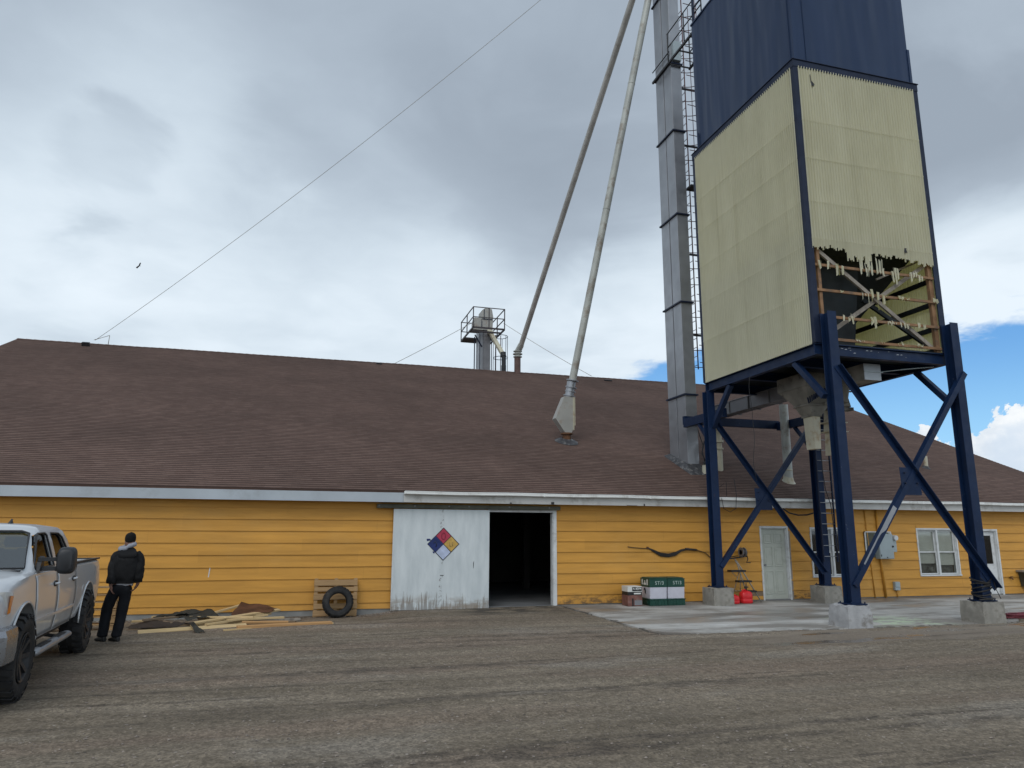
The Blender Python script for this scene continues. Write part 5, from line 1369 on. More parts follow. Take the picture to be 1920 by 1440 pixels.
# hose on the wall
hs = thing('air_hose', 'black hose looped along hooks on the yellow wall', 'hose', (9.9, WY - .05, 1.35))
yh = WY - .05
mb = MB(); mb.tube([(8.60, yh, 1.50), (8.75, yh, 1.48), (9.1, yh, 1.455), (9.22, yh, 1.455)], .010, 6)
for k in range(4):
    dz = -.026 * k; mb.tube([(9.18 + .30 * .05 * k, yh - .012 * (k % 2), 1.475 + dz * .2), (9.35, yh, 1.42 + dz * .5), (9.58, yh, 1.33 + dz), (9.82, yh, 1.305 + dz), (10.02, yh, 1.34 + dz), (10.22, yh, 1.42 + dz * .5), (10.42, yh - .01, 1.445 + dz * .2)], .014, 8)
mb.tube([(10.35, yh, 1.44), (10.66, yh, 1.415), (10.72, yh, 1.41)], [.03, .03, .02], 8)
mb.tube([(10.7, yh, 1.41), (10.85, yh, 1.37), (10.98, yh, 1.33), (11.1, yh, 1.22), (11.25, yh, 1.13), (11.4, yh, 1.11), (11.55, yh, 1.12), (11.8, yh, 1.22), (11.98, yh - .05, 1.25)], .011, 6)
mb.build('hose', M['hose_b'], hs)
mb = MB(); mb.box(9.17, 9.22, WY - .07, WY - .02, 1.44, 1.5); mb.box(10.40, 10.46, WY - .07, WY - .02, 1.40, 1.47); mb.build('hook', M['rust'], hs)
hr = thing('hose_reel', 'small black hose reel with a crank on the yellow wall above the step ladder', 'hose reel', (12.05, WY, 1.3))
mb = MB()
for x in (12.0, 12.10): mb.cone((x, WY - .22, 1.35), (x + .015, WY - .22, 1.35), .135, .135, 20)
mb.cone((12.0, WY - .22, 1.35), (12.11, WY - .22, 1.35), .07, .07, 16)
mb.build('drum', M['galv_dark'], hr)
mb = MB(); mb.bar((11.35, WY - .10, 1.165), (11.75, WY - .12, 1.175), .03, .03); mb.bar((11.75, WY - .12, 1.175), (12.2, WY - .20, 1.24), .035, .035); mb.bar((12.0, WY - .02, 1.2), (12.0, WY - .25, 1.22), .03, .03); mb.build('arm', M['black'], hr)
mb = MB(); mb.cone((12.12, WY - .22, 1.34), (12.16, WY - .22, 1.34), .10, .09, 18); mb.tube([(12.18, WY - .24, 1.26), (12.20, WY - .25, 1.16), (12.14, WY - .27, 1.07), (12.26, WY - .28, 1.065)], .014, 6); mb.build('crank', M['black'], hr)
# electrical gear
ep = thing('electrical_panel', 'grey electrical panel on an olive board between the two windows', 'electrical box', (16.9, WY, 1.5))
mb = MB(); mb.box(16.42, 17.38, WY - .055, WY - .024, 1.18, 1.92); mb.build('back_board', M['elec_d'], ep)
mb = MB(); mb.box(16.42, 16.46, WY - .065, WY - .022, 1.15, 1.95); mb.box(16.42, 17.40, WY - .065, WY - .022, 1.921, 1.95); mb.build('board_trim', M['white'], ep)
mb = MB(); mb.box(16.76, 17.28, WY - .24, WY - .056, 1.14, 1.88); cbx = mb.build('cabinet', M['elec'], ep, bevel=.008)
mb = MB(); mb.box(16.775, 17.265, WY - .252, WY - .241, 1.16, 1.865); mb.build('cabinet_door', M['elec'], ep, bevel=.004)
mb = MB(); mb.box(16.79, 16.81, WY - .262, WY - .253, 1.21, 1.27); mb.box(16.79, 16.81, WY - .262, WY - .253, 1.76, 1.82); mb.box(17.22, 17.27, WY - .27, WY - .253, 1.48, 1.53); mb.box(17.0, 17.03, WY - .262, WY - .253, 1.17, 1.20); mb.build('latch', M['black'], cbx)
mb = MB(); mb.box(17.32, 17.48, WY - .16, WY - .056, 1.34, 1.70); mb.build('switch_box', M['elec'], ep, bevel=.006)
mb = MB(); mb.cone((17.42, WY - .10, 1.76), (17.42, WY - .24, 1.76), .09, .075, 16); mb.cone((17.36, WY - .05, 1.72), (17.36, WY - .05, 1.92), .05, .05, 12); mb.build('meter', M['white'], ep, sharp=40)
mbx = thing('outlet_box', 'small grey outlet box low on the wall between panel and right window', 'electrical box', (17.42, WY, .33))
mb = MB(); mb.box(17.32, 17.51, WY - .12, WY - .024, .21, .46); mb.build('box', M['elec'], mbx, bevel=.012)
mb = MB(); mb.box(17.335, 17.495, WY - .135, WY - .121, .30, .445); mb.build('cover', M['elec'], mbx, bevel=.008)
mb = MB(); mb.tube([(17.42, WY - .05, .21), (17.44, WY - .045, .0)], .014, 8); mb.build('conduit', M['conduit'], mbx)
# planter at the right edge, red hoses, light
pt = thing('wall_planter', 'dark wall planter hanging at the far right edge', 'planter', (22.6, WY, .5))
mb = MB(); mb.loft([[(22.32, WY - .05, .25), (22.95, WY - .05, .25), (22.92, WY - .30, .25), (22.36, WY - .30, .25)], [(22.27, WY - .03, .70), (23.0, WY - .03, .70), (22.98, WY - .36, .70), (22.29, WY - .36, .70)]], smooth=False); mb.build('tub', M['planter'], pt)
mb = MB(); mb.box(22.18, 23.08, WY - .43, WY - .03, .70, .76); mb.build('rim', M['wood_grey'], pt, bevel=.01)
wl = thing('wall_lamp', 'small dark lamp on the wall beside the glazed door', 'lamp', (20.35, WY, 1.72))
mb = MB(); mb.box(20.27, 20.43, WY - .14, WY - .02, 1.55, 1.84); mb.build('housing', M['rust'], wl, bevel=.01); mb = MB(); mb.box(20.29, 20.41, WY - .155, WY - .141, 1.58, 1.7); mb.build('lens', M['glass_dark'], wl)
tp = thing('wall_tap', 'small dark tap low on the wall right of the glazed door', 'tap', (21.92, WY, .51))
mb = MB(); mb.tube([(21.92, WY - .02, .52), (21.92, WY - .10, .52), (21.92, WY - .13, .47)], .022, 8); mb.tube([(21.87, WY - .09, .56), (21.97, WY - .09, .56)], .012, 6); mb.build('spigot', M['rust'], tp)
def hose_heap(name, cx_, cy_, w_, d_, n, label, seed, z=0.03):
    rnd = random.Random(seed); mb = MB(); pts = []
    for k in range(n):
        a = k * .42; r = 1 - .25 * rnd.random(); pts.append((cx_ + w_ * r * math.cos(a), cy_ + d_ * r * math.sin(a), z + .02 * (k // 15) + .012 * rnd.random()))
    mb.tube(pts, .022, 7); o = mb.build(name, M['hose_r'], None); tag(o, label, 'hose', 'dark red hoses on the apron'); return o
hose_heap('garden_hose', 23.0, 18.05, .95, .22, 70, 'dark red hose heaped against the wall at the far right', 4)
hose_heap('garden_hose', 16.15, 13.35, .75, .20, 60, 'dark red hose lying on the ground beside the front right footing', 6, .035)
mb = MB(); mb.tube([(11.45, EY - .13, 2.9), (11.44, EY - .16, 3.3), (11.30, EY - .02, 3.15)], .008, 5); mb.tube([(11.28, EY - .14, 2.83), (11.33, EY - .14, 2.55), (11.55, EY - .1, 2.46), (11.72, EY - .14, 2.56), (11.75, EY - .15, 2.95), (11.74, EY - .1, 3.4)], .009, 5)
cl1 = mb.build('dangling_cable', M['black']); tag(cl1, 'thin black cable looped over the gutter beside the far left leg', 'cable')
mb = MB(); mb.tube([(13.35, EY - .02, 2.58), (13.55, EY - .02, 2.46), (13.85, EY - .02, 2.40), (14.15, EY - .02, 2.41), (14.5, EY - .02, 2.5)], .022, 7); cl2 = mb.build('dangling_cable', M['hose_b']); tag(cl2, 'thick black cable sagging under the eave left of the ladder leg', 'cable')

# ------------------------------------------------------------------ tyre, pallets, lumber
def pallet(name, x, y, rz, tilt, wd, hgt, label, group):
    t = thing(name, label, 'pallet', (x, y, gz(x, y)), rz, group)
    for k in range(3):
        xx = -wd / 2 + .05 + k * (wd - .10) / 2
        MB().box(xx - .04, xx + .04, .0, .10, 0, hgt - .05).build('stringer', M['pallet'], t, bevel=.003, local=True)
    z = .02; k = 0
    while z < hgt - .06:
        h = (.135, .115, .14, .10)[k % 4]; MB().box(-wd / 2 + .01 * (k % 2), wd / 2 - .008 * ((k + 1) % 2), -.02, -.0005, z, min(hgt, z + h)).build('slat', M['pallet'], t, bevel=.003, local=True)
        MB().box(-wd / 2, wd / 2, .1005, .12, z, min(hgt, z + h)).build('slat', M['pallet'], t, local=True) if k % 2 == 0 else None
        z += h + (.035, .09, .05)[k % 3]; k += 1
    t.rotation_euler = (-tilt, 0, rz); return t
pallet('pallet', .88, 18.28, 0, R(9), 1.02, .94, 'wooden pallet leaning on the yellow wall behind the loose tyre', 'wooden pallets')
def tyre_mesh(mb, ro, ri, w_, lugs, depth=.014, n=72):
    """tyre about the x axis, centred on the origin"""
    prof = [(ri, -w_ * .36), (ri + .012, -w_ * .44), (ri + (ro - ri) * .35, -w_ * .51), (ri + (ro - ri) * .7, -w_ * .50), (ro - .03, -w_ * .46), (ro - .012, -w_ * .40), (ro - .002, -w_ * .2), (ro, 0),
            (ro - .002, w_ * .2), (ro - .012, w_ * .40), (ro - .03, w_ * .46), (ri + (ro - ri) * .7, w_ * .50), (ri + (ro - ri) * .35, w_ * .51), (ri + .012, w_ * .44), (ri, w_ * .36)]
    rings = [[(x, r * math.cos(a), r * math.sin(a)) for r, x in prof] for a in [2 * math.pi * k / n for k in range(n)]]
    vs = [[mb.bm.verts.new(p) for p in r] for r in rings]; m_ = len(prof)
    for i in range(n):
        A, B = vs[i], vs[(i + 1) % n]
        for j in range(m_ - 1):
            f = mb.bm.faces.new((A[j], A[j + 1], B[j + 1], B[j])); f.smooth = True
    for i in range(lugs):
        a = 2 * math.pi * i / lugs; da = math.pi / lugs
        for side in (-1, 1):
            a0 = a + (da if side > 0 else 0); pts = []
            for (r, x, aa) in ((ro - .05, w_ * .505, a0), (ro - .05, w_ * .505, a0 + da * .95), (ro - .004, w_ * .45, a0 + da * 1.0), (ro + .002, w_ * .10, a0 + da * 1.5), (ro + .002, w_ * .10, a0 + da * .55), (ro - .004, w_ * .45, a0)):
                pts.append((r, side * x, aa))
            q0 = [mb.bm.verts.new((x, r * math.cos(aa), r * math.sin(aa))) for r, x, aa in pts]
            q1 = [mb.bm.verts.new((x * (1.03 if abs(x) > w_ * .4 else 1), (r + depth) * math.cos(aa), (r + depth) * math.sin(aa))) for r, x, aa in pts]
            mb.bm.faces.new(q1)
            for k in range(6): mb.bm.faces.new((q0[k], q0[(k + 1) % 6], q1[(k + 1) % 6], q1[k]))
ty = thing('tyre', 'loose black tyre leaning against the pallet by the wall', 'tyre', (.92, 18.02, gz(.92, 18.0)))
mb = MB(); tyre_mesh(mb, .345, .20, .19, 26, .012)
for v in mb.bm.verts: v.co = Matrix.Rotation(R(-9), 3, 'X') @ (Matrix.Rotation(R(90 + 4), 3, 'Z') @ v.co); v.co.z += .352
mb.build('carcass', M['rubber'], ty, local=True, sharp=35)
mb = MB(); mb.loft([[(r * math.cos(a), -.02 - y, .352 + r * math.sin(a)) for a in [2 * math.pi * k / 40 for k in range(40)]] for r, y in ((.205, .06), (.196, .05), (.196, -.06), (.205, -.07))], caps=False)
mb.build('bead', M['black'], ty, local=True)

def board(a, b, w_, h, m, label, tw=0, lift=0):
    a, b = Vector(a), Vector(b); mid = (a + b) / 2; L = (b - a).length; d = (b - a).normalized()
    mb = MB(); mb.bar((-L / 2, 0, 0), (L / 2, 0, 0), w_, h, twist=tw)
    o = mb.build('lumber_board', M[m], bevel=.003); o.rotation_mode = 'QUATERNION'; o.rotation_quaternion = d.to_track_quat('X', 'Z'); o.location = mid
    tag(o, label, 'board', 'loose boards in the lumber pile'); return o
board((-2.83, 15.55, .00), (-.95, 16.12, .01), .14, .045, 'pine', 'long pale stud at the front left of the pile, crossed by a felt strip', R(20))
board((-1.10, 15.72, .03), (.72, 16.20, .01), .135, .05, 'pine_o', 'orange board at the front right of the pile', R(4))
board((-1.33, 15.55, -.005), (.76, 16.38, -.025), .05, .045, 'pine', 'thin pale batten lowest and nearest, right end beyond the orange board')
board((-1.93, 16.05, .09), (-.38, 17.75, .14), .10, .04, 'pine', 'pale board lying diagonally on top of the pile, its right end raised', R(8))
board((-1.98, 17.0, .07), (-.80, 17.25, .06), .12, .04, 'pine', 'pale board at the back of the pile in front of the rusty sheet')
board((-1.98, 16.85, .01), (-.38, 16.95, -.03), .09, .04, 'pine', 'straight pale board low in the middle of the pile')
board((-1.90, 16.35, .05), (-1.10, 16.90, .08), .09, .038, 'pine', 'short pale offcut in the middle of the pile')
board((-2.0, 16.15, .03), (-.95, 16.65, .05), .08, .038, 'pine', 'pale offcut just left of the diagonal board')
board((-3.0, 17.85, .04), (-2.38, 17.75, .05), .09, .038, 'pine', 'short pale board behind the dark felt near the wall')
board((-3.32, 17.45, .0), (-2.88, 17.52, .01), .09, .038, 'pine', 'stub of pale board at the left end of the pile')
board((-2.05, 18.05, .0), (-1.22, 18.46, .20), .10, .038, 'pine', 'pale board propped up against the wall behind the pile')
board((-3.12, 16.1, -.01), (-2.52, 16.0, .0), .10, .045, 'pine_d', 'dirty brown board under the felt on the left')
board((-.72, 17.3, -.05), (.0, 17.12, -.06), .10, .04, 'pine_d', 'dirty grey board end at the right of the pile')
board((-1.55, 16.7, .09), (-.55, 17.45, .10), .09, .038, 'pine', 'second diagonal pale board beneath the topmost one', R(5))
board((-2.5, 17.0, -.03), (-1.2, 16.2, -.03), .09, .04, 'pine_d', 'dark board buried across the middle of the pile')
board((-.9, 17.5, -.05), (.1, 17.6, -.06), .07, .05, 'wood_grey', 'grey weathered board by the wall left of the pallet')
for k, (p, q, w_, m, lab) in enumerate((((-2.1, 16.75, .13), (-.85, 16.55, .12), .09, 'pine', 'pale board crossing over the olive scrap'), ((-1.7, 15.95, .07), (-.6, 16.9, .12), .085, 'pine', 'pale board slanting from the front stud towards the rusty sheet'),
    ((-1.35, 16.4, .10), (-.25, 16.75, .08), .10, 'pine', 'wide pale board at the right middle of the pile'), ((-2.95, 16.55, .12), (-2.15, 17.05, .13), .06, 'pine_d', 'thin dirty batten on top of the brown scrap'),
    ((-1.05, 16.25, .06), (-.15, 16.35, .03), .06, 'pine_o', 'short orange offcut behind the orange board'), ((-2.75, 16.95, .06), (-2.35, 16.2, .08), .05, 'pine_d', 'dark offcut lying crosswise at the left'))):
    board(p, q, w_, .038, m, lab, R(6 * k - 12))
def sheet(name, pts, m, label, cat, amp=.03, seed=1, n=12):
    """crumpled sheet laid over four corner points"""
    a, b, c_, d_ = [Vector(p) for p in pts]; mb = MB(); g_ = []
    for i in range(n + 1):
        r = []
        for j in range(n + 1):
            u, v = i / n, j / n; p = a.lerp(b, u).lerp(d_.lerp(c_, u), v)
            r.append(mb.bm.verts.new(p + Vector((.02 * fb(u * 3, v * 3, seed + 5), .03 * fb(u * 3, v * 3, seed + 2), amp * (fb(u * 2.5, v * 2.5, seed) + .6 * fb(u * 6, v * 6, seed + 1)) + .014))))
        g_.append(r)
    for i in range(n):
        for j in range(n):
            f = mb.bm.faces.new((g_[i][j], g_[i + 1][j], g_[i + 1][j + 1], g_[i][j + 1])); f.smooth = (i + j) % 5 != 0
    o = mb.build(name, M[m]); sd_ = o.modifiers.new('Solid', 'SOLIDIFY'); sd_.thickness = .006
    tag(o, label, cat, 'torn roofing scraps on the lumber pile'); return o
sheet('roofing_scrap', [(-3.15, 16.1, .02), (-2.35, 15.75, .04), (-1.95, 16.35, .06), (-2.9, 16.9, .08)], 'felt_b', 'large dark brown roofing scrap at the left of the pile', 'roofing scrap', .045, 1)
sheet('roofing_scrap', [(-2.55, 17.2, .10), (-2.05, 16.3, .12), (-1.55, 16.8, .14), (-1.80, 17.6, .19)], 'felt', 'olive black roofing scrap draped over the boards in the middle', 'roofing scrap', .06, 4)
sheet('roofing_scrap', [(-2.9, 17.3, .08), (-2.3, 16.8, .16), (-1.9, 17.2, .17), (-2.4, 17.7, .15)], 'felt', 'smaller black roofing scrap close to the wall', 'roofing scrap', .06, 7)
sheet('rusty_sheet', [(-1.35, 17.2, .10), (-.50, 17.3, .12), (-.42, 17.95, .14), (-1.22, 18.1, .27)], 'rustsheet', 'rust brown metal sheet peaked at the back of the pile', 'metal sheet', .04, 11)
sheet('roofing_strip', [(-2.02, 16.0, .10), (-1.92, 15.95, .10), (-1.62, 15.25, -.01), (-1.80, 15.3, .0)], 'felt', 'narrow black felt strip curling over the front stud onto the gravel', 'roofing scrap', .03, 14)
pl2 = thing('pallet', 'stack of pallet ends behind the truck, beside the standing man', 'pallet', (-4.02, 16.45, gz(-4.0, 16.45)), 0, 'wooden pallets')
for k in range(6):
    MB().box(-.62, .62, -.14, .14, .10 + k * .14, .122 + k * .14).build('deck', M['pallet'], pl2, bevel=.003, local=True)
    for x in (-.58, 0, .52): MB().box(x, x + .09, -.13, .13, .0 + k * .14, .099 + k * .14).build('stringer', M['pallet'], pl2, local=True)

# ------------------------------------------------------------------ person seen from behind
PX, PY = -3.02, 14.55
man = thing('person', 'man in black jacket, black cap and dark trousers, seen from behind', 'person', (PX, PY, gz(PX, PY) - .002))
J = dict(pel=(.03, 0, .93), waist=(.045, .0, 1.06), chest=(.075, .0, 1.32), neck0=(.085, .01, 1.52), neck=(.088, .03, 1.60), head0=(.085, .055, 1.67), head=(.082, .06, 1.745),
         ls=(-.085, .0, 1.435), le=(-.125, -.07, 1.18), lw=(-.120, -.115, .945), rs=(.255, .0, 1.425), re=(.300, -.05, 1.17), rw=(.292, -.03, .955),
         lh=(-.075, 0, .90), lk=(-.175, .06, .50), la=(-.185, .01, .10), rh=(.125, 0, .90), rk=(.075, .03, .50), ra=(.045, -.06, .10))
def hand(chains, w, fdir, side, curl):
    """palm with four bent fingers and a thumb hung from the wrist w; side = +1 thumb towards +x"""
    w = Vector(w); f = Vector(fdir).normalized(); s = Vector((0, 1, 0)); pn = f.cross(s).normalized() * side
    palm = w + f * .055; out_ = [([tuple(w), tuple(palm)], [(.026, .019), (.030, .018)])]
    for k, (o_, L) in enumerate(((-.027, .062), (-.009, .074), (.009, .078), (.027, .070))):
        b = w + f * .088 + s * o_; m1 = b + f * L * .45 + pn * curl * .3; m2 = b + f * L * .80 + pn * curl * .9; e = b + f * L * .95 + pn * curl * 1.6
        out_.append(([tuple(palm), tuple(b), tuple(m1), tuple(m2), tuple(e)], [(.030, .018), .0098, .0092, .0085, .0072]))
    t0 = w + f * .03 + s * .026; t1 = t0 + f * .028 + s * .024 + pn * .012; t2 = t1 + f * .03 + s * .004 + pn * .016
    out_.append(([tuple(palm), tuple(t0), tuple(t1), tuple(t2)], [(.030, .018), .0125, .0108, .0085]))
    return out_
body_ch = [([J['pel'], J['waist'], J['chest'], J['neck0'], J['neck'], J['head0'], (.082, .055, 1.72), (.081, .057, 1.775), (.08, .055, 1.815)], [(.15, .11), (.145, .10), (.165, .115), .075, .062, (.066, .072), (.078, .095), (.077, .094), (.052, .062)]),
           ([J['chest'], J['ls'], J['le'], J['lw']], [(.165, .115), .062, .047, .031]), ([J['chest'], J['rs'], J['re'], J['rw']], [(.165, .115), .062, .047, .031]),
           ([J['pel'], J['lh'], J['lk'], J['la'], (-.20, .05, .05), (-.245, .15, .035)], [(.15, .11), .085, .058, .042, .04, .03]),
           ([J['pel'], J['rh'], J['rk'], J['ra'], (.03, -.02, .05), (-.02, .09, .035)], [(.15, .11), .085, .058, .042, .04, .03]),
           ([J['head0'], (.080, .115, 1.685), (.080, .155, 1.70)], [(.066, .072), .04, .014])]
body_ch += hand(None, J['lw'], (.30, -.03, -1), 1, .020) + hand(None, J['rw'], (-.45, .12, -.85), -1, .026)
body = skin('body', body_ch, M['skin'], man)
# ears and face on the far side of the head
mb = MB()
for s_ in (-1, 1): mb.loft([[(.082 + s_ * (.078 + k * .006), .06 + (.022 - .004 * k) * math.cos(a), 1.728 + (.034 - .006 * k) * math.sin(a)) for a in [i * math.pi / 5 for i in range(10)]] for k in range(3)])
mb.build('ear', M['skin'], man, local=True)
mb = MB()
for s_ in (-1, 1):
    mb.cone((.082 + s_ * .032, .140, 1.735), (.082 + s_ * .032, .150, 1.735), .012, .009, 10)
mb.build('eye', M['ink_w'], man, local=True)
mb = MB(); mb.tube([(.06, .148, 1.668), (.082, .152, 1.666), (.104, .148, 1.668)], .006, 6); mb.build('mouth', M['d_dark'], man, local=True)
def v3(p, dx=0, dy=0, dz=0): return (p[0] + dx, p[1] + dy, p[2] + dz)
def sleeve(mb, pts, rad):
    q = [Vector(p) for p in pts]; path = []; rr = []
    for k in range(len(q) - 1):
        for t_ in (0, .2, .4, .6, .8):
            path.append(q[k].lerp(q[k + 1], t_)); rr.append(rad[k] + (rad[k + 1] - rad[k]) * t_)
    path.append(q[-1]); rr.append(rad[-1])
    mb.tube(path, rr, 20)
mb = MB(); rings = []
for z, cx_, cy_, rx, ry in ((.985, .052, .0, .150, .115), (.968, .05, .0, .188, .142), (.975, .05, .0, .200, .150), (1.02, .052, .0, .196, .148), (1.04, .055, -.003, .212, .158), (1.10, .06, -.006, .222, .168), (1.20, .068, -.01, .226, .172), (1.30, .075, -.012, .226, .168), (1.39, .08, -.012, .216, .155), (1.45, .083, -.006, .190, .138), (1.50, .085, .0, .150, .118), (1.55, .086, .012, .105, .095), (1.59, .087, .022, .082, .08)):
    rings.append([(cx_ + rx * (abs(math.cos(t_)) ** .8) * (1 if math.cos(t_) > 0 else -1), cy_ + ry * (abs(math.sin(t_)) ** .85) * (1 if math.sin(t_) > 0 else -1), z) for t_ in [k * 2 * math.pi / 40 for k in range(40)]])
mb.loft(rings)
for s_, w_, el_, dx in ((J['ls'], J['lw'], J['le'], -1), (J['rs'], J['rw'], J['re'], 1)):
    sleeve(mb, [v3(s_, -dx * .06, 0, .045), v3(s_, dx * .006, 0, -.005), v3(s_, dx * .022, -.01, -.10), v3(el_, 0, -.005, .03), v3(w_, dx * .002, -.02, .10), v3(w_, 0, 0, .045), v3(w_, 0, 0, .03)], [.085, .094, .088, .080, .074, .064, .048])
jk = mb.build('jacket', M['jacket'], man, local=True)
sb_ = jk.modifiers.new('Sub', 'SUBSURF'); sb_.levels = 1; sb_.render_levels = 1; evaluated(jk)
for v in jk.data.vertices:
    q = v.co * 8; r_ = v.co * 19
    v.co += Vector((fb(q.x, q.y, q.z * .8), fb(q.y + 9, q.z * .8, q.x), 0)) * .022 + Vector((fb(r_.x, r_.y, r_.z * .7), fb(r_.y + 3, r_.z * .7, r_.x), 0)) * .011
mb = MB(); rings = []
for t_, rr in ((0, .10), (.3, .145), (.6, .150), (.85, .12), (1, .05)):
    rings.append([(.10 + rr * 1.05 * math.cos(a), -.03 - .13 * math.sin(t_ * math.pi) ** .7 + (.09 * math.sin(a) if math.sin(a) > 0 else .035 * math.sin(a)) * (1 - t_ * .4), 1.575 - .21 * t_ + .03 * math.sin(a)) for a in [k * 2 * math.pi / 20 for k in range(20)]])
mb.loft(rings); hd_ = mb.build('jacket_hood', M['jacket'], man, local=True)
for v in hd_.data.vertices: q = v.co * 14; v.co += Vector((fb(q.x, q.y, q.z), fb(q.y, q.z, q.x), fb(q.z, q.x, q.y))) * .014
sb_ = hd_.modifiers.new('Sub', 'SUBSURF'); sb_.levels = 1; sb_.render_levels = 1
mb = MB(); rings = []
for k in range(21):
    a = 2 * math.pi * k / 20; c_ = Vector((.062 + .115 * math.cos(a) - .012, .035 + .095 * math.sin(a), 1.615 + .018 * math.sin(a) - .028 * math.cos(a) * -1 - (.020 if math.cos(a) < 0 else 0)))
    rings.append([tuple(c_ + Vector((.036 * math.cos(b) * math.cos(a), .034 * math.cos(b) * math.sin(a), .040 * math.sin(b)))) for b in [j * math.pi / 4 for j in range(8)]])
mb.loft(rings, caps=False); gh = mb.build('grey_hood', M['hood'], man, local=True)
for v in gh.data.vertices: q = v.co * 16; v.co += Vector((fb(q.x, q.y, q.z), fb(q.y, q.z, q.x), fb(q.z, q.x, q.y))) * .010
mb = MB(); rings = []
for z, r in ((.93, .158), (.955, .166), (.99, .168), (1.02, .16)):
    rings.append([(.05 + r * math.cos(a), .0 + r * .74 * math.sin(a), z - .012 * math.sin(a * 2) + .006 * math.sin(a * 7)) for a in [k * 2 * math.pi / 28 for k in range(28)]])
mb.loft(rings, caps=False); mb.build('shirt_hem', M['shirt'], man, local=True)
tr = skin('trousers', [([(.04, 0, 1.00), (.03, 0, .93), (-.070, 0, .84), v3(J['lk'], .03, -.02, .15), J['lk'], v3(J['lk'], -.005, -.02, -.2), v3(J['la'], 0, 0, .02), v3(J['la'], 0, .0, -.035)], [(.162, .122), (.172, .130), .112, .104, .096, .090, .092, .094]),
                        ([(.03, 0, .93), (.118, 0, .84), v3(J['rk'], .015, -.01, .15), J['rk'], v3(J['rk'], -.01, -.04, -.2), v3(J['ra'], 0, 0, .02), v3(J['ra'], 0, .0, -.035)], [(.172, .130), .112, .104, .096, .090, .092, .094])], M['denim'], man, wob=.010, ws=12)
for (ax, ay), (tx, ty_) in (((-.185, .01), (-.29, .13)), ((.045, -.06), (-.06, .06))):
    a = Vector((ax, ay, 0)); b = Vector((tx, ty_, 0)); d = (b - a).normalized(); s = Vector((-d.y, d.x, 0)); mb = MB(); rings = []
    for t_, w_, h in ((-.085, .030, .075), (-.06, .042, .10), (0, .046, .11), (.07, .046, .085), (.13, .050, .062), (.175, .044, .052), (.20, .022, .035)):
        c_ = a + d * t_; rings.append([tuple(c_ + s * (w_ * math.cos(q)) + Vector((0, 0, max(.004, h * .5 + h * .5 * math.sin(q))))) for q in [k * math.pi / 6 for k in range(12)]])
    mb.loft(rings); mb.build('shoe', M['shoe'], man, local=True)
mb = MB(); rings = []
for z, rx, ry in ((1.680, .072, .086), (1.70, .082, .097), (1.735, .089, .105), (1.775, .088, .104), (1.808, .078, .092), (1.832, .056, .066), (1.843, .02, .025)):
    rings.append([(.081 + rx * math.cos(a), .056 + ry * math.sin(a), z + (.014 * math.sin(a))) for a in [k * 2 * math.pi / 24 for k in range(24)]])
mb.loft(rings); mb.build('knit_cap', M['hat'], man, local=True)
# ------------------------------------------------------------------ pickup truck (local frame: +y forward, -x its left side)
truck = thing('pickup_truck', 'silver crew cab pickup with black tow mirrors and knobbly tyres', 'pickup truck', (-4.177, 12.978, 0), math.pi + .0703)
AX_R, AX_F, WZ = -.32, 3.28, .478
def bx_apply(o, cutter, op='DIFFERENCE'):
    m_ = o.modifiers.new('B', 'BOOLEAN'); m_.object = cutter; m_.operation = op; m_.solver = 'EXACT'
    evaluated(o); bpy.data.objects.remove(cutter); return o
def halfring(w, zb, zt, crown, n_in=.0):
    h = [(0, zb), (w - .11, zb), (w - .05, zb + .025), (w - .028, zb + .10), (w - .010, .78), (w, .93), (w - .002, 1.07), (w - .012, 1.16), (w - .022, min(1.27, zt - .08)), (w - .045, zt - .035), (w - .085, zt - .006), (w * .72, zt + crown * .45), (w * .38, zt + crown * .85), (0, zt + crown)]
    return h
def full(y, *a):
    h = halfring(*a); return [(x, y, z) for x, z in h] + [(-x, y, z) for x, z in h[-2:0:-1]]
def lin(v, pts):
    for (a, fa), (b, fb_) in zip(pts[:-1], pts[1:]):
        if v <= b: return fa + (fb_ - fa) * (max(v, a) - a) / (b - a)
    return pts[-1][1]
def ysteps(a, b, st): n = max(1, int(round((b - a) / st))); return [a + (b - a) * i / n for i in range(n + 1)]
# front clip and cab sides
rings = []
for y in ysteps(.63, 4.10, .075):
    zt = lin(y, [(.63, 1.40), (2.95, 1.40), (3.3, 1.385), (3.8, 1.325), (4.02, 1.27), (4.10, 1.22)]); wv = lin(y, [(.63, .985), (2.7, .985), (3.3, .985), (3.8, .965), (4.0, .935), (4.10, .89)])
    cr = lin(y, [(.63, .0), (2.85, .0), (3.1, .055), (3.8, .075), (4.1, .05)])
    if y < 2.6: wv -= .0
    rings.append(full(y, wv, .56, zt, cr))
mb = MB(); mb.loft(rings); cabb = mb.build('body', M['paint'], None)
rings = []
for y in ysteps(-1.38, .60, .08):
    rings.append(full(y, lin(y, [(-1.38, .955), (-1.25, .975), (-1.1, .985), (.6, .985)]), .58, 1.395, .0))
mb = MB(); mb.loft(rings); bed = mb.build('cargo_bed', M['paint'], None)
def cyl_cut(y, r, z=WZ + .05):
    mb = MB(); mb.cone((-1.3, y, z), (1.3, y, z), r, r, 56); return mb.build('cut', M['black'], None)
def box_cut(*a): return MB().box(*a).build('cut', M['black'], None)
bx_apply(cabb, cyl_cut(AX_F, .545)); bx_apply(cabb, box_cut(-1.3, 1.3, AX_F - .49, AX_F + .49, .4, .62))
bx_apply(bed, cyl_cut(AX_R, .545)); bx_apply(bed, box_cut(-1.3, 1.3, AX_R - .49, AX_R + .49, .4, .62)); bx_apply(bed, box_cut(-.86, .86, -1.30, .55, .85, 1.6))
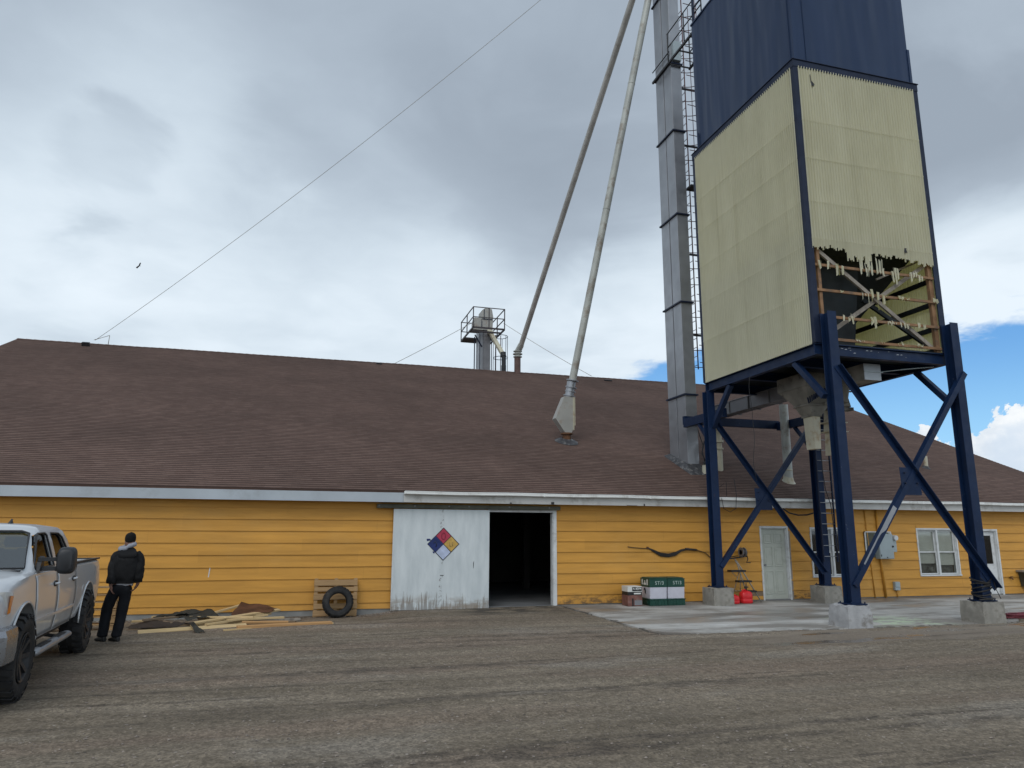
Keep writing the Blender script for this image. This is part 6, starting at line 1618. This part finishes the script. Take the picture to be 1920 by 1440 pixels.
for o in (cabb, bed):
    o.parent = truck
    for p_ in o.data.polygons: p_.use_smooth = True
    o.data.set_sharp_from_angle(angle=R(32))
# dark wheel housings and chassis
mb = MB(); mb.box(-.70, .70, AX_F - .8, AX_F + .7, .60, 1.15); mb.box(-.70, .70, AX_R - .7, AX_R + .7, .60, .84); mb.box(-.5, .5, -1.2, 3.9, .42, .60); mb.tube([(-.8, AX_R, WZ), (.8, AX_R, WZ)], .06, 8); mb.tube([(-.8, AX_F, WZ), (.8, AX_F, WZ)], .05, 8)
mb.box(-.84, .84, .70, 2.7, .50, .56)
mb.build('chassis', M['black'], truck, local=True)
# arch lips
mb = MB()
for yc in (AX_F, AX_R):
    for s_ in (-1, 1):
        mb.tube([(s_ * .984, yc + .548 * math.cos(a), WZ + .05 + .548 * math.sin(a)) for a in [R(-2 + 184 * k / 30) for k in range(31)]], .014, 6)
explode(mb.build('arch_lip', M['paint'], truck, local=True))
# greenhouse shell
def rrect(y0, y1, w, z, r0, r1, zf=0, n=6):
    """rounded rectangle; z rises by zf at the back"""
    pts = []
    for (cx_, cy_, r, a0) in ((w, y1, r1, 0), (-w, y1, r1, 90), (-w, y0, r0, 180), (w, y0, r0, 270)):
        sx = 1 if cx_ > 0 else -1; sy = 1 if cy_ == y1 else -1
        for k in range(n + 1):
            a = R(a0 + 90 * k / n); pts.append((cx_ - sx * r + r * math.cos(a), cy_ - sy * r + r * math.sin(a), z))
    return pts
gh_r = [rrect(.62, 3.02, .925, 1.385, .09, .22), rrect(.62, 2.96, .905, 1.44, .09, .22), rrect(.63, 2.76, .865, 1.59, .10, .22), rrect(.68, 2.54, .815, 1.75, .11, .20), rrect(.78, 2.37, .765, 1.872, .13, .18), rrect(.88, 2.27, .715, 1.922, .15, .16), rrect(1.15, 2.05, .52, 1.962, .2, .2), rrect(1.45, 1.85, .25, 1.975, .12, .12)]
def shell(off):
    mb = MB(); rs = []
    for i, r in enumerate(gh_r):
        c_ = Vector((0, 1.8, 0)); rs.append([(x * (1 - off / .8), c_.y + (y - c_.y) * (1 - off / 1.0), z - (off if i > 3 else 0)) for x, y, z in r])
    mb.loft(rs); return mb
green = shell(0).build('cab_roof', M['paint'], None)
inner = shell(.055).build('cut', M['black'], None); inner.data.transform(Matrix.Translation((0, 0, -.004)))
bx_apply(green, inner)
def side_prism(pts, x0=-1.3, x1=1.3):
    mb = MB(); mb.prism([(x0, y, z) for y, z in pts], (x1 - x0, 0, 0)); return mb.build('cut', M['black'], None)
WF = [(2.80, 1.425), (2.73, 1.52), (2.55, 1.69), (2.40, 1.812), (2.30, 1.842), (1.95, 1.848), (1.87, 1.82), (1.83, 1.425)]
WR = [(1.68, 1.425), (1.70, 1.82), (1.66, 1.848), (1.20, 1.842), (1.05, 1.79), (.88, 1.58), (.82, 1.425)]
bx_apply(green, side_prism(WF)); bx_apply(green, side_prism(WR))
mb = MB(); mb.prism([(-.83, 2.2, 1.44), (.83, 2.2, 1.44), (.70, 2.2, 1.835), (.62, 2.2, 1.86), (-.62, 2.2, 1.86), (-.70, 2.2, 1.835)], (0, 1.2, 0)); bx_apply(green, mb.build('cut', M['black'], None))
mb = MB(); mb.prism([(-.72, .3, 1.46), (.72, .3, 1.46), (.62, .3, 1.84), (-.62, .3, 1.84)], (0, 1.0, 0)); bx_apply(green, mb.build('cut', M['black'], None))
green.parent = truck
for p_ in green.data.polygons: p_.use_smooth = True
green.data.set_sharp_from_angle(angle=R(30))
def xs_at(z):  # half width of the greenhouse at height z
    return lin(z, [(1.385, .925), (1.44, .905), (1.59, .865), (1.75, .815), (1.872, .765)])
def yf_at(z): return lin(z, [(1.385, 3.02), (1.44, 2.96), (1.59, 2.76), (1.75, 2.54), (1.872, 2.37)])
for nm, W_ in (('side_window', WF), ('side_window', WR)):
    for s_ in (-1, 1):
        mb = MB(); mb.prism([(s_ * (xs_at(z) - .03), y, z) for y, z in W_], (-s_ * .004, 0, 0)); pn = mb.build(nm, M['carglass'], truck, local=True)
        mb = MB(); mb.tube([(s_ * (xs_at(z) - .006), y, z) for y, z in W_], .013, 6, closed=True); mb.build('window_seal', M['plastic'], pn, local=True)
mb = MB(); ws = [(x, yf_at(z) - .02, z) for x, z in ((-.835, 1.43), (.835, 1.43), (.71, 1.835), (.62, 1.862), (-.62, 1.862), (-.71, 1.835))]
mb.prism(ws, (0, -.004, -.003)); wsh = mb.build('windshield', M['windshield'], truck, local=True)
mb = MB(); mb.tube([(x, y + .022, z + .01) for x, y, z in ws], .013, 6, closed=True); mb.build('window_seal', M['plastic'], wsh, local=True)
# cowl, wipers, interior
mb = MB(); mb.box(-.80, .80, 2.90, 3.05, 1.395, 1.42); mb.tube([(-.6, 2.98, 1.435), (-.1, 2.86, 1.53)], .008, 5); mb.tube([(.1, 2.98, 1.435), (.6, 2.86, 1.53)], .008, 5); mb.build('cowl', M['plastic'], truck, local=True)
mb = MB(); mb.box(-.86, .86, .72, 2.9, 1.402, 1.408); mb.box(-.80, .80, 2.50, 2.88, 1.409, 1.47); mb.build('interior_floor', M['black'], truck, local=True)  # black sheet at window height plays the shaded cab interior, no real floor
for sx, sy in ((-.40, 1.75), (.40, 1.75), (-.42, 1.0), (.42, 1.0)):
    mb = MB(); mb.loft([rrect(sy - .06, sy + .08, .24, 1.41, .05, .05), rrect(sy - .10, sy + .03, .22, 1.58, .05, .05), rrect(sy - .11, sy - .01, .17, 1.63, .04, .04)]); 
    for v in mb.bm.verts: v.co.x += sx
    st = mb.build('seat', M['seatc'], truck, local=True)
    mb = MB(); mb.loft([rrect(-.05, .05, .11, 1.66, .04, .04), rrect(-.06, .06, .14, 1.72, .04, .04), rrect(-.05, .05, .12, 1.80, .04, .04)])
    for v in mb.bm.verts: v.co.x += sx; v.co.y += sy - .06
    mb.build('headrest', M['headrest'], st, local=True)
mb = MB(); mb.tube([(-.40 + .18 * math.cos(a), 2.42 + .07 * math.sin(a), 1.50 + .16 * math.sin(a)) for a in [k * math.pi / 10 for k in range(20)]], .014, 6, closed=True); mb.build('steering_wheel', M['plastic'], truck, local=True)
# doors: panels laid just proud of the body, gap all round
def w_at(z): return lin(z, [(.56, .935), (.66, .957), (.78, .975), (.93, .985), (1.07, .983), (1.16, .973), (1.27, .963), (1.365, .94), (1.40, .90)])
def door_panel(y0, y1, side, cut=None):
    mb = MB()
    for s_ in (side,):
        zs = [.60, .66, .72, .78, .85, .93, 1.0, 1.07, 1.16, 1.22, 1.27, 1.33, 1.375]; ys_ = ysteps(y0, y1, .1); g_ = []
        for y in ys_:
            r = []
            for z in zs:
                yy = y
                if cut and z < .98: yy = min(y, cut - .05 + .0 + math.sqrt(max(0, .01)) if False else max(y0, min(y, AX_F - math.sqrt(max(0, .575 ** 2 - (z - WZ - .05) ** 2)) - .01)))
                if cut == 'rear' and False: pass
                r.append(mb.bm.verts.new((s_ * (w_at(z) + .001), yy, z)))
            g_.append(r)
        for A, B in zip(g_[:-1], g_[1:]):
            for j in range(len(zs) - 1):
                f = mb.bm.faces.new((A[j], B[j], B[j + 1], A[j + 1])); f.smooth = True
        edge = [(g_[i][0]) for i in range(len(g_))]
    bmesh.ops.remove_doubles(mb.bm, verts=mb.bm.verts, dist=.0005)
    o = mb.build('door', M['paint'], truck, local=True)
    md = o.modifiers.new('Solid', 'SOLIDIFY'); md.thickness = .004; md.offset = 0
    return o
def handles(o, y, side):
    mb = MB()
    for s_ in (side,):
        mb.tube([(s_ * .985, y - .09, 1.20), (s_ * 1.012, y - .07, 1.203), (s_ * 1.014, y, 1.204), (s_ * 1.012, y + .07, 1.203), (s_ * .985, y + .09, 1.20)], [.012, .016, .019, .016, .012], 8)
    mb.build('handle', M['paint'], o, local=True)
    mb = MB()
    for s_ in (side,): mb.loft([[(s_ * (.968 + d_), y + (.10 - d_ * .3) * math.cos(a), 1.20 + (.038) * math.sin(a)) for a in [k * math.pi / 8 for k in range(16)]] for d_ in (0, .014)]); 
    mb.build('handle_cup', M['plastic'], o, local=True)
for s_ in (-1, 1):
    handles(door_panel(1.81, 2.88, s_, True), 1.95, s_); handles(door_panel(.70, 1.79, s_), .86, s_)
mb = MB()
for y in (1.80, .694, 2.888):
    for s_ in (-1, 1): mb.tube([(s_ * (w_at(z) + .0005), y, z) for z in (.60, .66, .72, .78, .85, .93, 1.0, 1.07, 1.16, 1.22, 1.27, 1.33, 1.375)], .0058, 5)
mb.box(-.95, .95, .602, .628, .60, 1.385)
mb.build('panel_gap', M['plastic'], truck, local=True)['kind'] = 'stuff'
mb = MB()
for s_ in (-1, 1):
    mb.loft([[(s_ * (.97 + d_), .12 + .075 * math.cos(a), .99 + .075 * math.sin(a)) for a in [k * math.pi / 12 for k in range(24)]] for d_ in (0, .018)])
explode(mb.build('fuel_flap', M['paint'], truck, local=True))
mb = MB()
for s_ in (-1, 1): mb.box(min(s_ * .985, s_ * 1.0), max(s_ * .985, s_ * 1.0), .74, 2.84, .80, .835)
explode(mb.build('side_moulding', M['paint'], truck, local=True))
mb = MB()
for s_ in (-1, 1):
    mb.box(min(s_ * .87, s_ * .93), max(s_ * .87, s_ * .93), -1.36, .59, 1.396, 1.42)
mb.box(-.86, .86, -1.37, -1.30, 1.396, 1.415); mb.build('bed_rail_cap', M['plastic'], bed, local=True)
mb = MB(); mb.tube([(-.6, .3, 1.36), (-.75, .2, 1.46), (-.5, .0, 1.50), (-.3, -.3, 1.44), (-.55, -.5, 1.42)], .05, 8); mb.box(-.8, -.2, -.2, .35, 1.2, 1.41); ld_ = mb.build('cargo', M['black'], bed, local=True)
mb = MB()
for s_ in (-1, 1): mb.box(min(s_ * .80, s_ * .92), max(s_ * .80, s_ * .92), -1.405, -1.383, .95, 1.30)
explode(mb.build('tail_lamp', M['gas'], truck, local=True))
MB().box(-.86, .86, -1.52, -1.40, .55, .72).build('rear_bumper', M['chrome'], truck, bevel=.02, local=True)
# running boards
mb = MB()
for s_ in (-1, 1):
    mb.loft([[(s_ * .985 + .075 * k_ * math.cos(a), y, .445 + .048 * k_ * math.sin(a)) for a in [j * math.pi / 8 for j in range(16)]] for y, k_ in ((.92, .5), (.96, .9), (1.05, 1), (2.68, 1), (2.76, .9), (2.80, .5))])
rbd = explode(mb.build('running_board', M['galv'], truck, local=True))[0]
mb = MB()
for s_ in (-1, 1):
    mb.box(min(s_ * .95, s_ * 1.03), max(s_ * .95, s_ * 1.03), 1.2, 1.65, .492, .498); mb.box(min(s_ * .95, s_ * 1.03), max(s_ * .95, s_ * 1.03), 2.05, 2.55, .492, .498)
    for y in (1.3, 2.4): mb.bar((s_ * .6, y, .52), (s_ * .95, y, .45), .05, .04)
mb.build('step_pad', M['plastic'], rbd, local=True)
# mirrors
for s_ in (-1, 1):
    mb = MB(); mb.loft([[(s_ * 1.19 + .105 * k_ * (abs(math.cos(a)) ** .55) * (1 if math.cos(a) > 0 else -1), 2.58 + dy, 1.515 + .165 * k_ * (abs(math.sin(a)) ** .55) * (1 if math.sin(a) > 0 else -1)) for a in [j * math.pi / 12 for j in range(24)]] for dy, k_ in ((-.055, .93), (-.05, 1.0), (.03, 1.0), (.085, .90), (.11, .72))])
    mi = mb.build('mirror', M['plastic'], truck, local=True, sharp=50)
    mb = MB(); mb.bar((s_ * .90, 2.68, 1.535), (s_ * 1.12, 2.60, 1.53), .06, .045); mb.bar((s_ * .90, 2.68, 1.42), (s_ * 1.12, 2.60, 1.42), .06, .05); mb.prism([(s_ * .905, 2.80, 1.40), (s_ * .905, 2.58, 1.40), (s_ * .895, 2.58, 1.57), (s_ * .90, 2.72, 1.50)], (s_ * .05, 0, 0)); mb.build('mirror_arm', M['plastic'], mi, local=True)
    mb = MB()
    for z in (1.47, 1.43, 1.39): mb.box(s_ * 1.19 - .098, s_ * 1.19 + .098, 2.655, 2.672, z, z + .006)
    mb.build('mirror_groove', M['black'], mi, local=True)
# lamps, grille, bumper
for s_ in (-1, 1):
    mb = MB(); mb.prism([(s_ * .60, 4.10, .98), (s_ * .90, 4.02, .98), (s_ * .962, 3.86, 1.0), (s_ * .967, 3.80, 1.22), (s_ * .93, 3.95, 1.245), (s_ * .60, 4.10, 1.235)], (s_ * .006, .035, 0)); hl = mb.build('headlight', M['lamp'], truck, local=True)
    mb = MB(); mb.prism([(s_ * .957, 3.905, 1.01), (s_ * .975, 3.865, 1.02), (s_ * .979, 3.835, 1.19), (s_ * .965, 3.89, 1.20)], (s_ * .006, .03, 0)); mb.build('turn_lens', M['amber'], hl, local=True)
mb = MB(); mb.box(-.58, .58, 4.09, 4.13, .92, 1.22); gr_ = mb.build('grille', M['plastic'], truck, local=True)
mb = MB(); mb.box(-.60, .60, 4.131, 4.16, 1.05, 1.10); mb.build('grille_bar', M['chrome'], gr_, local=True)
mb = MB(); prof = [(.03, .50), (.10, .52), (.13, .62), (.13, .80), (.09, .86), (.02, .88)]
path = [(-1.0, 3.74), (-1.0, 3.9), (-.95, 4.05), (-.78, 4.14), (-.4, 4.19), (0, 4.20), (.4, 4.19), (.78, 4.14), (.95, 4.05), (1.0, 3.9), (1.0, 3.74)]
rings = []
for i, (x, y) in enumerate(path):
    a = Vector(path[max(0, i - 1)]); b = Vector(path[min(len(path) - 1, i + 1)]); t_ = (b - a).normalized(); nrm = Vector((-t_.y, t_.x)) 
    if nrm.dot(Vector((x, y - 3.3))) < 0: nrm = -nrm
    k_ = .35 if abs(x) > .99 else 1
    rings.append([(x + nrm.x * o_ * k_, y + nrm.y * o_ * k_, z) for o_, z in prof] + [(x - nrm.x * .05, y - nrm.y * .05, .88), (x - nrm.x * .05, y - nrm.y * .05, .50)])
mb.loft(rings); mb.build('front_bumper', M['chrome'], truck, local=True, sharp=30)
mb = MB(); mb.box(-.9, .9, 3.9, 4.08, .89, .97); mb.box(-.75, .75, 3.95, 4.18, .44, .50); mb.build('valance', M['plastic'], truck, local=True)
mb = MB(); mb.loft([rrect(-.05, .06, .028, 1.995, .02, .02), rrect(-.05, .02, .012, 2.03, .008, .008), rrect(-.055, -.02, .006, 2.062, .004, .004)])
for v in mb.bm.verts: v.co.x += -.36; v.co.y += 1.90; v.co.z -= .034
mb.build('roof_antenna', M['plastic'], truck, local=True)
mb = MB(); mb.box(-.3, .3, 3.3, 3.75, 1.435, 1.442)
mb.build('hood_scoop', M['paint'], truck, local=True) if False else mb.bm.free()
# wheels
def wheel(s_, y):
    mb = MB(); tyre_mesh(mb, WZ - .014, .262, .315, 22, .016, 88)
    wx = s_ * (1.03 - .1575)
    for v in mb.bm.verts: v.co += Vector((wx, y, WZ))
    wh = mb.build('wheel', M['rubber'], truck, local=True, sharp=35)
    mb = MB(); o_ = wx + s_ * .10
    mb.loft([[(wx + s_ * dx, y + r * math.cos(a), WZ + r * math.sin(a)) for a in [k * math.pi / 24 for k in range(48)]] for dx, r in ((-.12, .24), (.05, .235), (.135, .25), (.15, .268), (.155, .262), (.145, .245), (.06, .225), (.03, .20), (.02, .02))], caps=False)
    for k in range(8):
        a = k * math.pi / 4; u = Vector((0, math.cos(a), math.sin(a))); c0 = Vector((wx + s_ * .085, y, WZ)); c1 = Vector((wx + s_ * .125, y, WZ))
        mb.bar(c0 + u * .06, c1 + u * .245, .05, .05, up=(1, 0, 0))
    mb.cone((wx + s_ * .03, y, WZ), (wx + s_ * .115, y, WZ), .085, .065, 20)
    rm = mb.build('rim', M['rim'], wh, local=True, sharp=40)
    return wh
for s_ in (-1, 1):
    for y in (AX_R, AX_F): wheel(s_, y)
